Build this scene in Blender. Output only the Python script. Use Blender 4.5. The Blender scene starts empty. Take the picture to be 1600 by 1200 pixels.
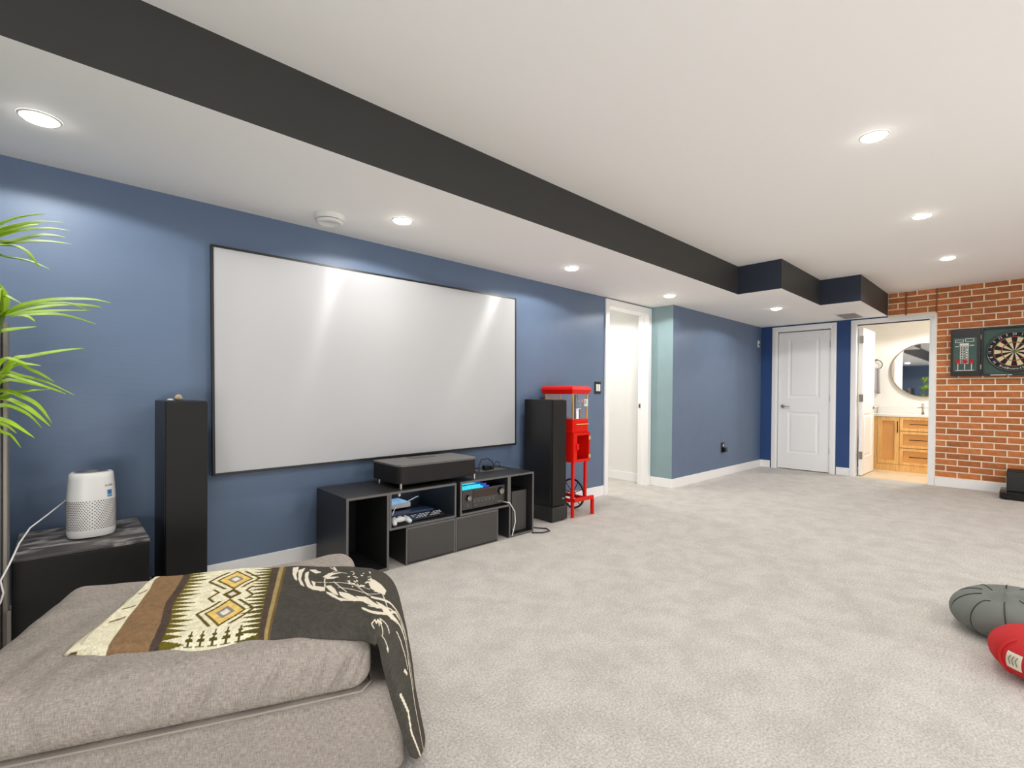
import bpy, bmesh, math, random
import numpy as np
from mathutils import Vector, Matrix, Euler
random.seed(7)
C = bpy.context.scene.collection
PI = math.pi

# ------------------------------------------------------------------ camera
ZC, ZL = 2.44, 2.149          # main ceiling, lowered ceiling
cam_d = bpy.data.cameras.new('camera'); cam = bpy.data.objects.new('camera', cam_d); C.objects.link(cam)
F_PX, CY, YAW, PITCH, ROLL, CAM_H = 757.4, 621.25, 0.8211, -0.0076, 0.0079, 1.0917
fwd = Vector((math.cos(YAW)*math.cos(PITCH), math.sin(YAW)*math.cos(PITCH), math.sin(PITCH)))
rgt = Vector((math.sin(YAW), -math.cos(YAW), 0)); upv = rgt.cross(fwd)
r2 = math.cos(ROLL)*rgt + math.sin(ROLL)*upv; u2 = -math.sin(ROLL)*rgt + math.cos(ROLL)*upv
M = Matrix((r2, u2, -fwd)).transposed().to_4x4(); M.translation = (0, 0, CAM_H)
cam.matrix_world = M
cam_d.sensor_fit = 'HORIZONTAL'; cam_d.sensor_width = 36; cam_d.lens = F_PX/1600*36
cam_d.shift_y = (CY-600)/1600; cam_d.clip_start = 0.05
bpy.context.scene.camera = cam

# ------------------------------------------------------------------ world, exposure, large lights
SC = bpy.context.scene
SC.view_settings.view_transform = 'Standard'; SC.view_settings.look = 'None'
SC.view_settings.gamma = 1.0; SC.view_settings.use_curve_mapping = False
SC.view_settings.exposure = 0.07
SC.cycles.max_bounces = 10; SC.cycles.diffuse_bounces = 6; SC.cycles.glossy_bounces = 4
SC.cycles.transmission_bounces = 6; SC.cycles.transparent_max_bounces = 8
SC.cycles.caustics_reflective = False; SC.cycles.caustics_refractive = False
SC.cycles.sample_clamp_indirect = 4.0
SC.cycles.use_denoising = True
W = bpy.data.worlds.new('world'); SC.world = W; W.use_nodes = True
W.node_tree.nodes['Background'].inputs[0].default_value = (0.9, 0.95, 1, 1)
W.node_tree.nodes['Background'].inputs[1].default_value = 0.0
SPOT_W = 22.5      # every recessed ceiling lamp
WARM = (1.0, 0.99, 0.975)
def area(name, loc, rot, sx, sy, w, col=WARM):
    l = bpy.data.lights.new(name, 'AREA'); l.shape = 'RECTANGLE'; l.size = sx; l.size_y = sy; l.energy = w; l.color = col
    o = bpy.data.objects.new(name, l); C.objects.link(o); o.location = loc; o.rotation_euler = rot; return o
def aim(loc, to): return (Vector(to)-Vector(loc)).to_track_quat('-Z', 'Y').to_euler()
# two unseen fill lamps, added low behind the camera to brighten the room
area('fill_lamp', (-1.0, -1.7, .4), aim((-1.0,-1.7,.4), (1.6,2.4,2.9)), 1.6, .7, 58)
area('fill_lamp', (2.6, -2.6, .4), aim((2.6,-2.6,.4), (6.6,2.0,1.4)), 1.6, .7, 46)

# ------------------------------------------------------------------ mesh helpers
ORG = {}
class MB:
    def __init__(s): s.v = []; s.f = []; s.m = []
    def add(s, vs, fs, mi=0):
        b = len(s.v); s.v += [tuple(v) for v in vs]
        for f in fs: s.f.append(tuple(b+i for i in f)); s.m.append(mi)
        return s
    def box(s, x0, x1, y0, y1, z0, z1, mi=0):
        return s.add([(x0,y0,z0),(x1,y0,z0),(x1,y1,z0),(x0,y1,z0),(x0,y0,z1),(x1,y0,z1),(x1,y1,z1),(x0,y1,z1)],
                     [(3,2,1,0),(4,5,6,7),(0,1,5,4),(1,2,6,5),(2,3,7,6),(3,0,4,7)], mi)
    def prism(s, pts, z0, z1, mi=0, side=None):
        a = sum(pts[i][0]*pts[(i+1)%len(pts)][1]-pts[(i+1)%len(pts)][0]*pts[i][1] for i in range(len(pts)))
        if a < 0: pts = pts[::-1]
        n = len(pts); vs = [(x,y,z0) for x,y in pts]+[(x,y,z1) for x,y in pts]
        s.add(vs, [tuple(range(n))[::-1], tuple(range(n,2*n))], mi)
        return s.add(vs, [(i,(i+1)%n,n+(i+1)%n,n+i) for i in range(n)], mi if side is None else side)
    def extrude(s, pts, axis, a0, a1, mi=0):
        # polygon in the plane across `axis` ('x': (y,z), 'y': (x,z)), extruded from a0 to a1
        n = len(pts)
        P = (lambda p, a: (a, p[0], p[1])) if axis == 'x' else (lambda p, a: (p[0], a, p[1]))
        vs = [P(p, a0) for p in pts]+[P(p, a1) for p in pts]
        return s.add(vs, [tuple(range(n)), tuple(range(n,2*n))[::-1]]+[((i+1)%n,i,n+i,n+(i+1)%n) for i in range(n)], mi)
    def rev(s, prof, c=(0,0,0), axis='z', n=32, sx=1, sy=1, cap=True, mi=0):
        # profile of (radius, height) turned about an axis through c
        vs = []; fs = []
        for r, h in prof:
            for k in range(n):
                a = 2*PI*k/n; p = (r*math.cos(a)*sx, r*math.sin(a)*sy, h)
                if axis == 'x': p = (p[2], p[0], p[1])
                elif axis == 'y': p = (p[1], p[2], p[0])
                vs.append((p[0]+c[0], p[1]+c[1], p[2]+c[2]))
        for i in range(len(prof)-1):
            for k in range(n):
                fs.append((i*n+k, i*n+(k+1)%n, (i+1)*n+(k+1)%n, (i+1)*n+k))
        if cap:
            fs.append(tuple(range(n))[::-1]); fs.append(tuple((len(prof)-1)*n+k for k in range(n)))
        return s.add(vs, fs, mi)
    def cyl(s, c, r, h, axis='z', n=20, mi=0): return s.rev([(r,0),(r,h)], c, axis, n, mi=mi)
    def tube(s, pts, r, n=8, mi=0, closed=False):
        pts = [Vector(p) for p in pts]; k = len(pts); vs = []; fs = []; up = None
        for i, p in enumerate(pts):
            a = pts[i-1] if (i or closed) else p; b = pts[(i+1)%k] if (i < k-1 or closed) else p
            t = (b-a).normalized()
            if up is None: up = Vector((0,0,1)) if abs(t.z) < .9 else Vector((1,0,0))
            sd = t.cross(up).normalized(); up = sd.cross(t).normalized()
            rr = r[i] if isinstance(r, (list, tuple)) else r
            for j in range(n):
                an = 2*PI*j/n; vs.append(p+sd*math.cos(an)*rr+up*math.sin(an)*rr)
        for i in range(k if closed else k-1):
            for j in range(n):
                i2 = (i+1)%k; fs.append((i*n+j, i*n+(j+1)%n, i2*n+(j+1)%n, i2*n+j))
        if not closed: fs += [tuple(range(n))[::-1], tuple((k-1)*n+j for j in range(n))]
        return s.add(vs, fs, mi)
    def build(s, name, mats, parent=None, smooth=False, bevel=0, seg=2, kind=None, fix=True):
        o0 = ORG.get(parent.name, Vector()) if parent else Vector()
        me = bpy.data.meshes.new(name)
        me.from_pydata([(x-o0.x, y-o0.y, z-o0.z) for x,y,z in s.v], [], s.f)
        for m in (mats if isinstance(mats, (list, tuple)) else [mats]): me.materials.append(m)
        me.polygons.foreach_set('material_index', s.m)
        if fix:
            bm = bmesh.new(); bm.from_mesh(me); bmesh.ops.recalc_face_normals(bm, faces=bm.faces); bm.to_mesh(me); bm.free()
        if smooth: me.polygons.foreach_set('use_smooth', [True]*len(me.polygons))
        me.update()
        o = bpy.data.objects.new(name, me); C.objects.link(o)
        if parent: o.parent = parent; ORG[o.name] = o0
        else: ORG[o.name] = Vector()
        if bevel:
            b = o.modifiers.new('bevel', 'BEVEL'); b.width = bevel; b.segments = seg; b.limit_method = 'ANGLE'; b.angle_limit = .7
            if smooth: b.harden_normals = False
        if smooth and not bevel:
            pass
        if kind: o['kind'] = kind
        return o
def soft(o, ang=0.6):
    # smooth shading with sharp edges kept
    me = o.data; bm = bmesh.new(); bm.from_mesh(me)
    for e in bm.edges:
        e.smooth = not (len(e.link_faces) == 2 and e.calc_face_angle(0) > ang)
    for f in bm.faces: f.smooth = True
    bm.to_mesh(me); bm.free(); return o
def thing(name, loc, label, cat, group=None):
    o = bpy.data.objects.new(name, None); C.objects.link(o); o.location = loc; o.empty_display_size = .1
    o['label'] = label; o['category'] = cat
    if group: o['group'] = group
    ORG[o.name] = Vector(loc); return o
def tag(o, label, cat, group=None):
    o['label'] = label; o['category'] = cat
    if group: o['group'] = group
    return o
def struct(o): o['kind'] = 'structure'; return o
def copy_tree(o, parent=None):
    c = o.copy(); C.objects.link(c)
    if parent: c.parent = parent
    for ch in o.children: copy_tree(ch, c)
    return c

# ------------------------------------------------------------------ materials
MATS = {}
def lin(c): return tuple(((v/255)/12.92 if v/255 <= .04045 else ((v/255+.055)/1.055)**2.4) for v in c)
def mat(name, col, rough=.5, metal=0, spec=.5, bump=None, var=0, emit=None, es=0, coat=0, rnd=0, var_scale=6, trans=0, alpha=None, aniso=0):
    m = bpy.data.materials.new(name); m.use_nodes = True; N = m.node_tree.nodes; L = m.node_tree.links
    b = N['Principled BSDF']; c = lin(col)
    b.inputs['Base Color'].default_value = (*c, 1); b.inputs['Roughness'].default_value = rough
    b.inputs['Metallic'].default_value = metal; b.inputs['Specular IOR Level'].default_value = spec
    b.inputs['Coat Weight'].default_value = coat
    if trans: b.inputs['Transmission Weight'].default_value = trans
    if aniso: b.inputs['Anisotropic'].default_value = aniso
    if emit: b.inputs['Emission Color'].default_value = (*lin(emit), 1); b.inputs['Emission Strength'].default_value = es
    tc = N.new('ShaderNodeTexCoord')
    if var or rnd:
        nz = N.new('ShaderNodeTexNoise'); nz.inputs['Scale'].default_value = var_scale; nz.inputs['Detail'].default_value = 5
        L.new(tc.outputs['Object'], nz.inputs['Vector'])
        mr = N.new('ShaderNodeMapRange'); mr.inputs[1].default_value = .3; mr.inputs[2].default_value = .7
        mr.inputs[3].default_value = 1-var; mr.inputs[4].default_value = 1+var; L.new(nz.outputs[0], mr.inputs[0])
        val = mr.outputs[0]
        if rnd:
            oi = N.new('ShaderNodeObjectInfo'); m2 = N.new('ShaderNodeMapRange'); m2.inputs[3].default_value = 1-rnd; m2.inputs[4].default_value = 1+rnd
            L.new(oi.outputs['Random'], m2.inputs[0]); mm = N.new('ShaderNodeMath'); mm.operation = 'MULTIPLY'
            L.new(val, mm.inputs[0]); L.new(m2.outputs[0], mm.inputs[1]); val = mm.outputs[0]
        mx = N.new('ShaderNodeVectorMath'); mx.operation = 'SCALE'; mx.inputs[0].default_value = c
        L.new(val, mx.inputs['Scale']); L.new(mx.outputs[0], b.inputs['Base Color'])
    if bump:
        nz = N.new('ShaderNodeTexNoise'); nz.inputs['Scale'].default_value = bump[0]; nz.inputs['Detail'].default_value = 4
        L.new(tc.outputs['Object'], nz.inputs['Vector'])
        bp = N.new('ShaderNodeBump'); bp.inputs['Strength'].default_value = bump[1]; bp.inputs['Distance'].default_value = bump[2]
        L.new(nz.outputs[0], bp.inputs['Height']); L.new(bp.outputs[0], b.inputs['Normal'])
    MATS[name] = m; return m
white_ceiling = mat('ceiling_paint', (249,247,244), .7, spec=.2, bump=(60,.05,.002))
trim_white = mat('trim_white', (247,246,244), .4, bump=(12,.05,.002))
door_white = mat('door_white', (247,246,244), .45, bump=(20,.04,.002))
wall_blue = mat('wall_blue', (99,117,142), .46, spec=.4, bump=(18,.16,.004), var=.03)
def roller(m):      # faint horizontal roller marks in the paint
    N = m.node_tree.nodes; nz = [n for n in N if n.type == 'TEX_NOISE'][-1]; mp = N.new('ShaderNodeMapping'); mp.inputs['Scale'].default_value = (.35, .35, 3.2)
    tc = [n for n in N if n.type == 'TEX_COORD'][0]; m.node_tree.links.new(tc.outputs['Object'], mp.inputs[0]); m.node_tree.links.new(mp.outputs[0], nz.inputs['Vector'])
roller(wall_blue)
wall_deep = mat('wall_deep_blue', (46,74,124), .5, spec=.35, bump=(18,.1,.003), var=.03)
wall_teal = mat('wall_teal', (138,162,165), .5, spec=.35, bump=(18,.1,.003), var=.03)
wall_white = mat('wall_white', (238,236,231), .6, spec=.3, bump=(20,.05,.002))
charcoal = mat('bulkhead_charcoal', (58,58,56), .55, spec=.4, bump=(25,.06,.002), var=.03)
black_sat = mat('black_satin', (30,29,29), .42, var=.08)
black_mat = mat('black_matte', (21,19,18), .6, spec=.4, var=.08)
black_gls = mat('black_gloss', (14,14,14), .18)
edge_grey = mat('edge_grey', (102,100,98), .45)
shelf_blk = mat('shelf_black', (44,43,43), .4, var=.06)
drawer_gr = mat('drawer_grey', (70,67,65), .45, var=.04)
dark_in = mat('dark_inside', (20,22,28), .6)
chrome = mat('brushed_nickel', (176,170,160), .3, metal=1)
gold = mat('gold_trim', (236,198,128), .35, metal=.55)
red = mat('red_enamel', (226,24,12), .3, spec=.35)
red_dk = mat('red_enamel_inside', (150,14,10), .4)
glass = mat('clear_glass', (235,240,242), .03); glass.node_tree.nodes['Principled BSDF'].inputs['Alpha'].default_value = .05
steel = mat('steel', (190,190,192), .25, metal=1)
white_pl = mat('white_plastic', (232,230,226), .35)
green_leaf = mat('palm_green', (142,178,14), .6, var=.35, var_scale=9)
cushion_gr = mat('sage_grey_cloth', (120,124,118), .8, spec=.3, bump=(300,.15,.002), var=.05)
cushion_rd = mat('red_cloth', (196,40,42), .75, spec=.3, bump=(300,.15,.002), var=.06)
seam_dark = mat('seam_dark', (58,62,58), .9)
orange_w = mat('orange_wood', (196,112,28), .5, var=.15)
grey_tr = mat('grey_trim', (128,122,114), .4, metal=.5)
oak = mat('oak', (214,160,92), .45)
oak_panel = mat('oak_panel', (214,158,92), .5, var=.08, var_scale=3)
mirror_m = mat('mirror', (245,245,245), .02, metal=1)
brass = mat('brass_rim', (196,168,132), .35, metal=.8)
green_brd = mat('chalkboard_green', (66,92,82), .6, var=.05)
chalk = mat('chalk_white', (226,226,220), .7)
cream_s = mat('sisal_cream', (226,204,160), .8, bump=(400,.1,.001))
black_s = mat('sisal_black', (24,22,22), .8)
red_s = mat('sisal_red', (196,44,44), .7)
green_s = mat('sisal_green', (30,120,80), .7)
mortar = mat('mortar', (255,240,212), .9, bump=(90,.3,.003), var=.06)
brick_m = mat('brick', (190,116,66), .85, bump=(70,.4,.004), var=.14, rnd=.24, var_scale=26)
lamp_on = mat('lamp_lens', (255,255,255), .4, emit=(255,250,242), es=34)
cyan_led = mat('cyan_led', (40,150,170), .4, emit=(70,215,232), es=.85)
blue_led = mat('blue_led', (60,80,200), .4, emit=(70,90,200), es=.35)

def wood_grain():
    m = oak; N = m.node_tree.nodes; L = m.node_tree.links; b = N['Principled BSDF']
    tc = N.new('ShaderNodeTexCoord'); mp = N.new('ShaderNodeMapping'); mp.inputs['Scale'].default_value = (30, 30, 3)
    nz = N.new('ShaderNodeTexNoise'); nz.inputs['Scale'].default_value = 1.5; nz.inputs['Detail'].default_value = 6
    cr = N.new('ShaderNodeValToRGB'); cr.color_ramp.elements[0].position = .3; cr.color_ramp.elements[1].position = .7
    cr.color_ramp.elements[0].color = (*lin((222,168,98)),1); cr.color_ramp.elements[1].color = (*lin((242,200,134)),1)
    L.new(tc.outputs['Object'], mp.inputs[0]); L.new(mp.outputs[0], nz.inputs[0]); L.new(nz.outputs[0], cr.inputs[0]); L.new(cr.outputs[0], b.inputs['Base Color'])
wood_grain()

def carpet_mat():
    m = mat('carpet', (214,206,196), .95, spec=.1); N = m.node_tree.nodes; L = m.node_tree.links; b = N['Principled BSDF']
    b.inputs['Sheen Weight'].default_value = .2
    tc = N.new('ShaderNodeTexCoord')
    fine = N.new('ShaderNodeTexNoise'); fine.inputs['Scale'].default_value = 120; fine.inputs['Detail'].default_value = 6; fine.inputs['Roughness'].default_value = .75
    big = N.new('ShaderNodeTexNoise'); big.inputs['Scale'].default_value = 5.5; big.inputs['Detail'].default_value = 9; big.inputs['Roughness'].default_value = .72; big.inputs['Distortion'].default_value = .25
    L.new(tc.outputs['Object'], fine.inputs[0]); L.new(tc.outputs['Object'], big.inputs[0])
    c1 = N.new('ShaderNodeValToRGB'); c1.color_ramp.elements[0].position = .39; c1.color_ramp.elements[1].position = .60
    c1.color_ramp.elements[0].color = (*lin((206,200,191)),1); c1.color_ramp.elements[1].color = (*lin((222,216,207)),1)
    L.new(big.outputs[0], c1.inputs[0])
    mr = N.new('ShaderNodeMapRange'); mr.inputs[1].default_value = .32; mr.inputs[2].default_value = .68; mr.inputs[3].default_value = .55; mr.inputs[4].default_value = 1.28
    L.new(fine.outputs[0], mr.inputs[0])
    mx = N.new('ShaderNodeVectorMath'); mx.operation = 'SCALE'; L.new(c1.outputs[0], mx.inputs[0]); L.new(mr.outputs[0], mx.inputs['Scale'])
    L.new(mx.outputs[0], b.inputs['Base Color'])
    bp = N.new('ShaderNodeBump'); bp.inputs['Strength'].default_value = .5; bp.inputs['Distance'].default_value = .008
    L.new(fine.outputs[0], bp.inputs['Height']); L.new(bp.outputs[0], b.inputs['Normal']); return m
carpet = carpet_mat()

def weave_mat(name, c_lo, c_hi):
    m = mat(name, c_hi, .9, spec=.15); N = m.node_tree.nodes; L = m.node_tree.links; b = N['Principled BSDF']
    tc = N.new('ShaderNodeTexCoord'); outs = []
    for sc in ((420, 60, 60), (60, 420, 420)):
        mp = N.new('ShaderNodeMapping'); mp.inputs['Scale'].default_value = sc; nz = N.new('ShaderNodeTexNoise'); nz.inputs['Scale'].default_value = 1; nz.inputs['Detail'].default_value = 3
        L.new(tc.outputs['UV'], mp.inputs[0]); L.new(mp.outputs[0], nz.inputs[0]); outs.append(nz.outputs[0])
    ad = N.new('ShaderNodeMath'); ad.operation = 'ADD'; L.new(outs[0], ad.inputs[0]); L.new(outs[1], ad.inputs[1])
    cr = N.new('ShaderNodeValToRGB'); cr.color_ramp.elements[0].position = .36; cr.color_ramp.elements[1].position = .62
    hf = N.new('ShaderNodeMath'); hf.operation = 'MULTIPLY'; hf.inputs[1].default_value = .5; L.new(ad.outputs[0], hf.inputs[0]); L.new(hf.outputs[0], cr.inputs[0])
    cr.color_ramp.elements[0].color = (*lin(c_lo),1); cr.color_ramp.elements[1].color = (*lin(c_hi),1)
    L.new(cr.outputs[0], b.inputs['Base Color'])
    bp = N.new('ShaderNodeBump'); bp.inputs['Strength'].default_value = .35; bp.inputs['Distance'].default_value = .002
    L.new(ad.outputs[0], bp.inputs['Height']); L.new(bp.outputs[0], b.inputs['Normal']); return m
linen = weave_mat('grey_linen', (138,129,120), (182,172,162))

def dusty_mat():
    m = mat('dusty_black', (62,58,58), .5); N = m.node_tree.nodes; L = m.node_tree.links; b = N['Principled BSDF']
    tc = N.new('ShaderNodeTexCoord'); mp = N.new('ShaderNodeMapping'); mp.inputs['Scale'].default_value = (4, 9, 4)
    nz = N.new('ShaderNodeTexNoise'); nz.inputs['Scale'].default_value = 1.3; nz.inputs['Detail'].default_value = 7; nz.inputs['Roughness'].default_value = .6; nz.inputs['Distortion'].default_value = .6
    cr = N.new('ShaderNodeValToRGB'); cr.color_ramp.elements[0].position = .46; cr.color_ramp.elements[1].position = .6
    cr.color_ramp.elements[0].color = (*lin((72,68,67)),1); cr.color_ramp.elements[1].color = (*lin((168,162,156)),1)
    L.new(tc.outputs['Object'], mp.inputs[0]); L.new(mp.outputs[0], nz.inputs[0]); L.new(nz.outputs[0], cr.inputs[0]); L.new(cr.outputs[0], b.inputs['Base Color']); return m
dusty = dusty_mat()
screen_m = mat('screen_grey', (186,186,186), .36, spec=.4)
# horizontally ribbed reflective cloth: highlights of the lamps spread up and down
_b = screen_m.node_tree.nodes['Principled BSDF']; _b.inputs['Anisotropic'].default_value = 1.0
_t = screen_m.node_tree.nodes.new('ShaderNodeCombineXYZ'); _t.inputs[2].default_value = 1.0
screen_m.node_tree.links.new(_t.outputs[0], _b.inputs['Tangent'])

# ------------------------------------------------------------------ setting
D, J, XJ, X, XB = 3.171, 2.874, 5.244, 7.945, 7.930
B0, B1, B2, XS1, XS2 = 2.109, 1.6925, 1.304, 5.176, 6.453
XL, YN = -1.9, -3.0
XBB, YBL, YBR = 9.55, 1.95, -0.2     # bathroom
b = MB().box(XL-.1, XJ+.12, YN-.1, 4.7, -.1, 0); b.box(XJ+.12, X+.05, YN-.1, 3.3, -.1, 0)
struct(b.build('floor', carpet))
struct(MB().prism([(XL-.1,YN-.1),(X+.12,YN-.1),(X+.12,3.3),(XL-.1,3.3)], ZC, ZC+.1).build('ceiling', white_ceiling))
# lowered ceiling with its dark painted sides: a stepped outline along the main ceiling
low = [(XL-.05,B0),(XS1,B0),(XS1,B1),(XS2,B1),(XS2,B2),(X+.05,B2),(X+.05,J+.05),(XJ+.05,J+.05),(XJ+.05,D+.05),(XL-.05,D+.05)]
lc = struct(MB().prism(low, ZL, ZC-.001, 0, 1).build('ceiling_lowered', [white_ceiling, charcoal, mat('bulkhead_navy', (44,52,66), .55, spec=.4, var=.03)]))
for p_ in lc.data.polygons:
    if p_.normal.x < -.9 and p_.center.x > 0: p_.material_index = 2
HX0, HX1, HZ = 4.378, 5.172, 2.06    # hall opening
w = MB().box(XL-.1, HX0-.005, D, D+.12, 0, ZL).box(HX0-.005, HX1+.005, D, D+.12, HZ+.005, ZL).box(HX1+.005, XJ, D, D+.12, 0, ZL)
struct(w.build('wall_screen', wall_blue))
struct(MB().box(XJ, XJ+.06, J+.001, D+.12, 0, ZL).build('wall_return', wall_teal))
struct(MB().box(XJ+.001, X+.1, J, J+.1, 0, ZL).build('wall_alcove', wall_blue))
DY0, DY1 = 2.62, 1.955               # closed door
BY0, BY1 = 1.645, .885               # bathroom opening
w = MB().box(X, X+.12, DY0+.02, J+.05, 0, ZL).box(X, X+.12, DY1-.02, DY0+.02, 2.05, ZL).box(X, X+.12, BY0+.01, DY1-.02, 0, ZL).box(X, X+.12, BY1-.01, BY0+.01, 2.07, ZC)
struct(w.build('wall_doors', wall_deep))
struct(MB().box(XL-.12, XL, YN, D, 0, ZC).build('wall_left', wall_blue))
struct(MB().box(XL, X, YN-.12, YN, 0, ZC).build('wall_near', wall_blue))
# brick wall: mortar bed with single bricks proud of it
bw = MB().box(XB+.005, X+.12, YN, BY1-.01, 0, ZC).box(XB+.005, X-.001, BY1-.01, B2, 2.133, ZC)
bw = struct(bw.build('wall_brick', mortar))
me_full = None
def brick_mesh(w, h, d=.011):
    o = MB().box(0, d, 0, w, 0, h); me = bpy.data.meshes.new('brick'); me.from_pydata(o.v, [], o.f); me.materials.append(brick_m)
    bm = bmesh.new(); bm.from_mesh(me); bmesh.ops.bevel(bm, geom=[e for e in bm.edges if all(abs(v.co.x) < 1e-6 for v in e.verts)], offset=.004, segments=1, affect='EDGES'); bm.to_mesh(me); bm.free(); return me
PITCH_Y, PITCH_Z, GAP = .2095, .0755, .013
cache = {}
def put_brick(y0, y1, z0, z1):
    wd, ht = round(y1-y0, 3), round(z1-z0, 3)
    if wd < .025 or ht < .02: return
    if (wd, ht) not in cache: cache[(wd, ht)] = brick_mesh(wd, ht)
    o = bpy.data.objects.new('brick', cache[(wd, ht)]); C.objects.link(o); o.parent = bw
    o.location = (XB-.003+random.uniform(-.0015,.0015), y0, z0)
row = 0; z = .118
while z < ZC-.01:
    zt = min(z+PITCH_Z-GAP, ZC-.004)
    off = 0 if row % 2 == 0 else PITCH_Y/2
    y = .815+off+.0
    while y > -.32:
        y1 = min(y, .813); put_brick(max(y-PITCH_Y+GAP, -.33), y1, z, zt); y -= PITCH_Y
    if z > 2.135:
        for (ya, yb) in ((.828, 1.108), (1.128, 1.298)):
            y = yb - (0 if row % 2 else -PITCH_Y*.5)
            while y > ya:
                put_brick(max(y-PITCH_Y+GAP, ya), min(y, yb), z, zt); y -= PITCH_Y
    row += 1; z += PITCH_Z
fld = MB(); k = 0; z = .118        # the courses further along, never seen singly
while z < ZC-.01:
    y = -.332-(PITCH_Y/2 if k % 2 else 0)*.5
    while y > -2.9:
        fld.box(XB-.003, XB+.008, y-PITCH_Y+GAP*2, y-GAP, z, min(z+PITCH_Z-GAP, ZC-.004)); y -= PITCH_Y
    k += 1; z += PITCH_Z
fld.build('bricks', brick_m, bw, kind='stuff')
seamb = mat('panel_seam', (150,100,70), .9)
MB().box(XB-.0075, XB+.01, 1.110, 1.126, 2.14, ZC-.002).box(XB-.0075, XB+.01, .815, .827, 2.14, ZC-.002).build('panel_seam', seamb, bw)

# baseboards
def baseboard(name, x0, x1, y0, y1): return struct(MB().box(x0, x1, y0, y1, 0, .108).build(name, trim_white, bevel=.004))
baseboard('baseboard_screen', XL, 4.315, D-.014, D)
baseboard('baseboard_return', XJ-.014, XJ, J-.014, D-.022)
baseboard('baseboard_alcove', XJ, X-.014, J-.014, J)
baseboard('baseboard_doors', X-.014, X, 2.728, J-.0)
baseboard('baseboard_doors', X-.014, X, 1.709, 1.866)
baseboard('baseboard_brick', XB-.018, XB+.006, YN, .816)
baseboard('baseboard_left', XL, XL+.014, YN, D-.014)

# hall behind the open doorway
hall_floor_y = 4.7
struct(MB().box(HX1+.115, HX1+.215, D+.12, 4.7, 0, ZL+.1).build('wall_hall_right', wall_white))
struct(MB().box(3.6, 3.7, D+.12, 4.7, 0, ZL+.1).box(3.6, HX1+.2, 4.7, 4.8, 0, ZL+.1).build('wall_hall_back', wall_white))
struct(MB().box(3.6, HX1+.2, D+.12, 4.8, ZL+.05, ZL+.12).build('ceiling_hall', white_ceiling))
baseboard('baseboard_hall', HX1+.10, HX1+.115, D+.125, 4.7)
# door casings (trim) with jambs
def casing_y(name, x_face, ya, yb, w, zin, ztop, wall_d=.12):
    # doorway in a wall facing -x: from ya (left, larger y) to yb, clear opening
    m = MB()
    for f, t in ((.0, .018), (.012, .024)):   # stepped profile
        a, c = ya+w-f*0.6, ya+f
        m.box(x_face-t, x_face, ya+f, ya+w-(.0 if f == 0 else .018), 0, zin+(0 if f == 0 else .02)); m.box(x_face-t, x_face, yb-w+(0 if f == 0 else .018), yb-f, 0, zin+(0 if f == 0 else .02))
        m.box(x_face-t, x_face, yb-w+(0 if f == 0 else .018), ya+w-(0 if f == 0 else .018), zin+f, ztop-(0 if f == 0 else .018))
    o = struct(m.build(name, trim_white, bevel=.002))
    j = MB().box(x_face, x_face+wall_d, ya-.001, ya+.016, 0, zin).box(x_face, x_face+wall_d, yb-.016, yb+.001, 0, zin).box(x_face, x_face+wall_d, yb-.016, ya+.016, zin, zin+.016)
    j.build('jamb', trim_white, o, bevel=.001); return o
c2 = casing_y('trim_2', X, DY0+.018, DY1-.008, .072, 2.05, 2.128)
MB().box(X+.046, X+.062, DY0+.006, DY0+.018, 0, 2.05).box(X+.046, X+.062, DY1-.008, DY1+.004, 0, 2.05).box(X+.046, X+.062, DY1, DY0, 2.038, 2.05).build('door_stop', trim_white, c2)
c3 = casing_y('trim_3', X, BY0+.0, BY1-.0, .062, 2.07, 2.132)
m = MB().box(HX0-.062, HX0, D-.02, D, 0, HZ).box(HX1, HX1+.066, D-.02, D, 0, HZ).box(HX0-.062, HX1+.066, D-.02, D, HZ, HZ+.074)
c1 = struct(m.build('trim_1', trim_white, bevel=.003))
MB().box(HX0-.016, HX0, D, D+.12, 0, HZ).box(HX1, HX1+.016, D, D+.12, 0, HZ).box(HX0-.016, HX1+.016, D, D+.12, HZ, HZ+.016).build('jamb', trim_white, c1)
MB().box(HX1-.012, HX1, D+.055, D+.075, 0, HZ).build('door_stop', trim_white, c1)
MB().box(HX1-.002, HX1+.002, D+.085, D+.112, .93, .985).build('strike_plate', chrome, c1)
MB().box(HX1-.003, HX1+.003, D+.09, D+.1, .945, .972).build('latch_hole', black_mat, c1)

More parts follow.
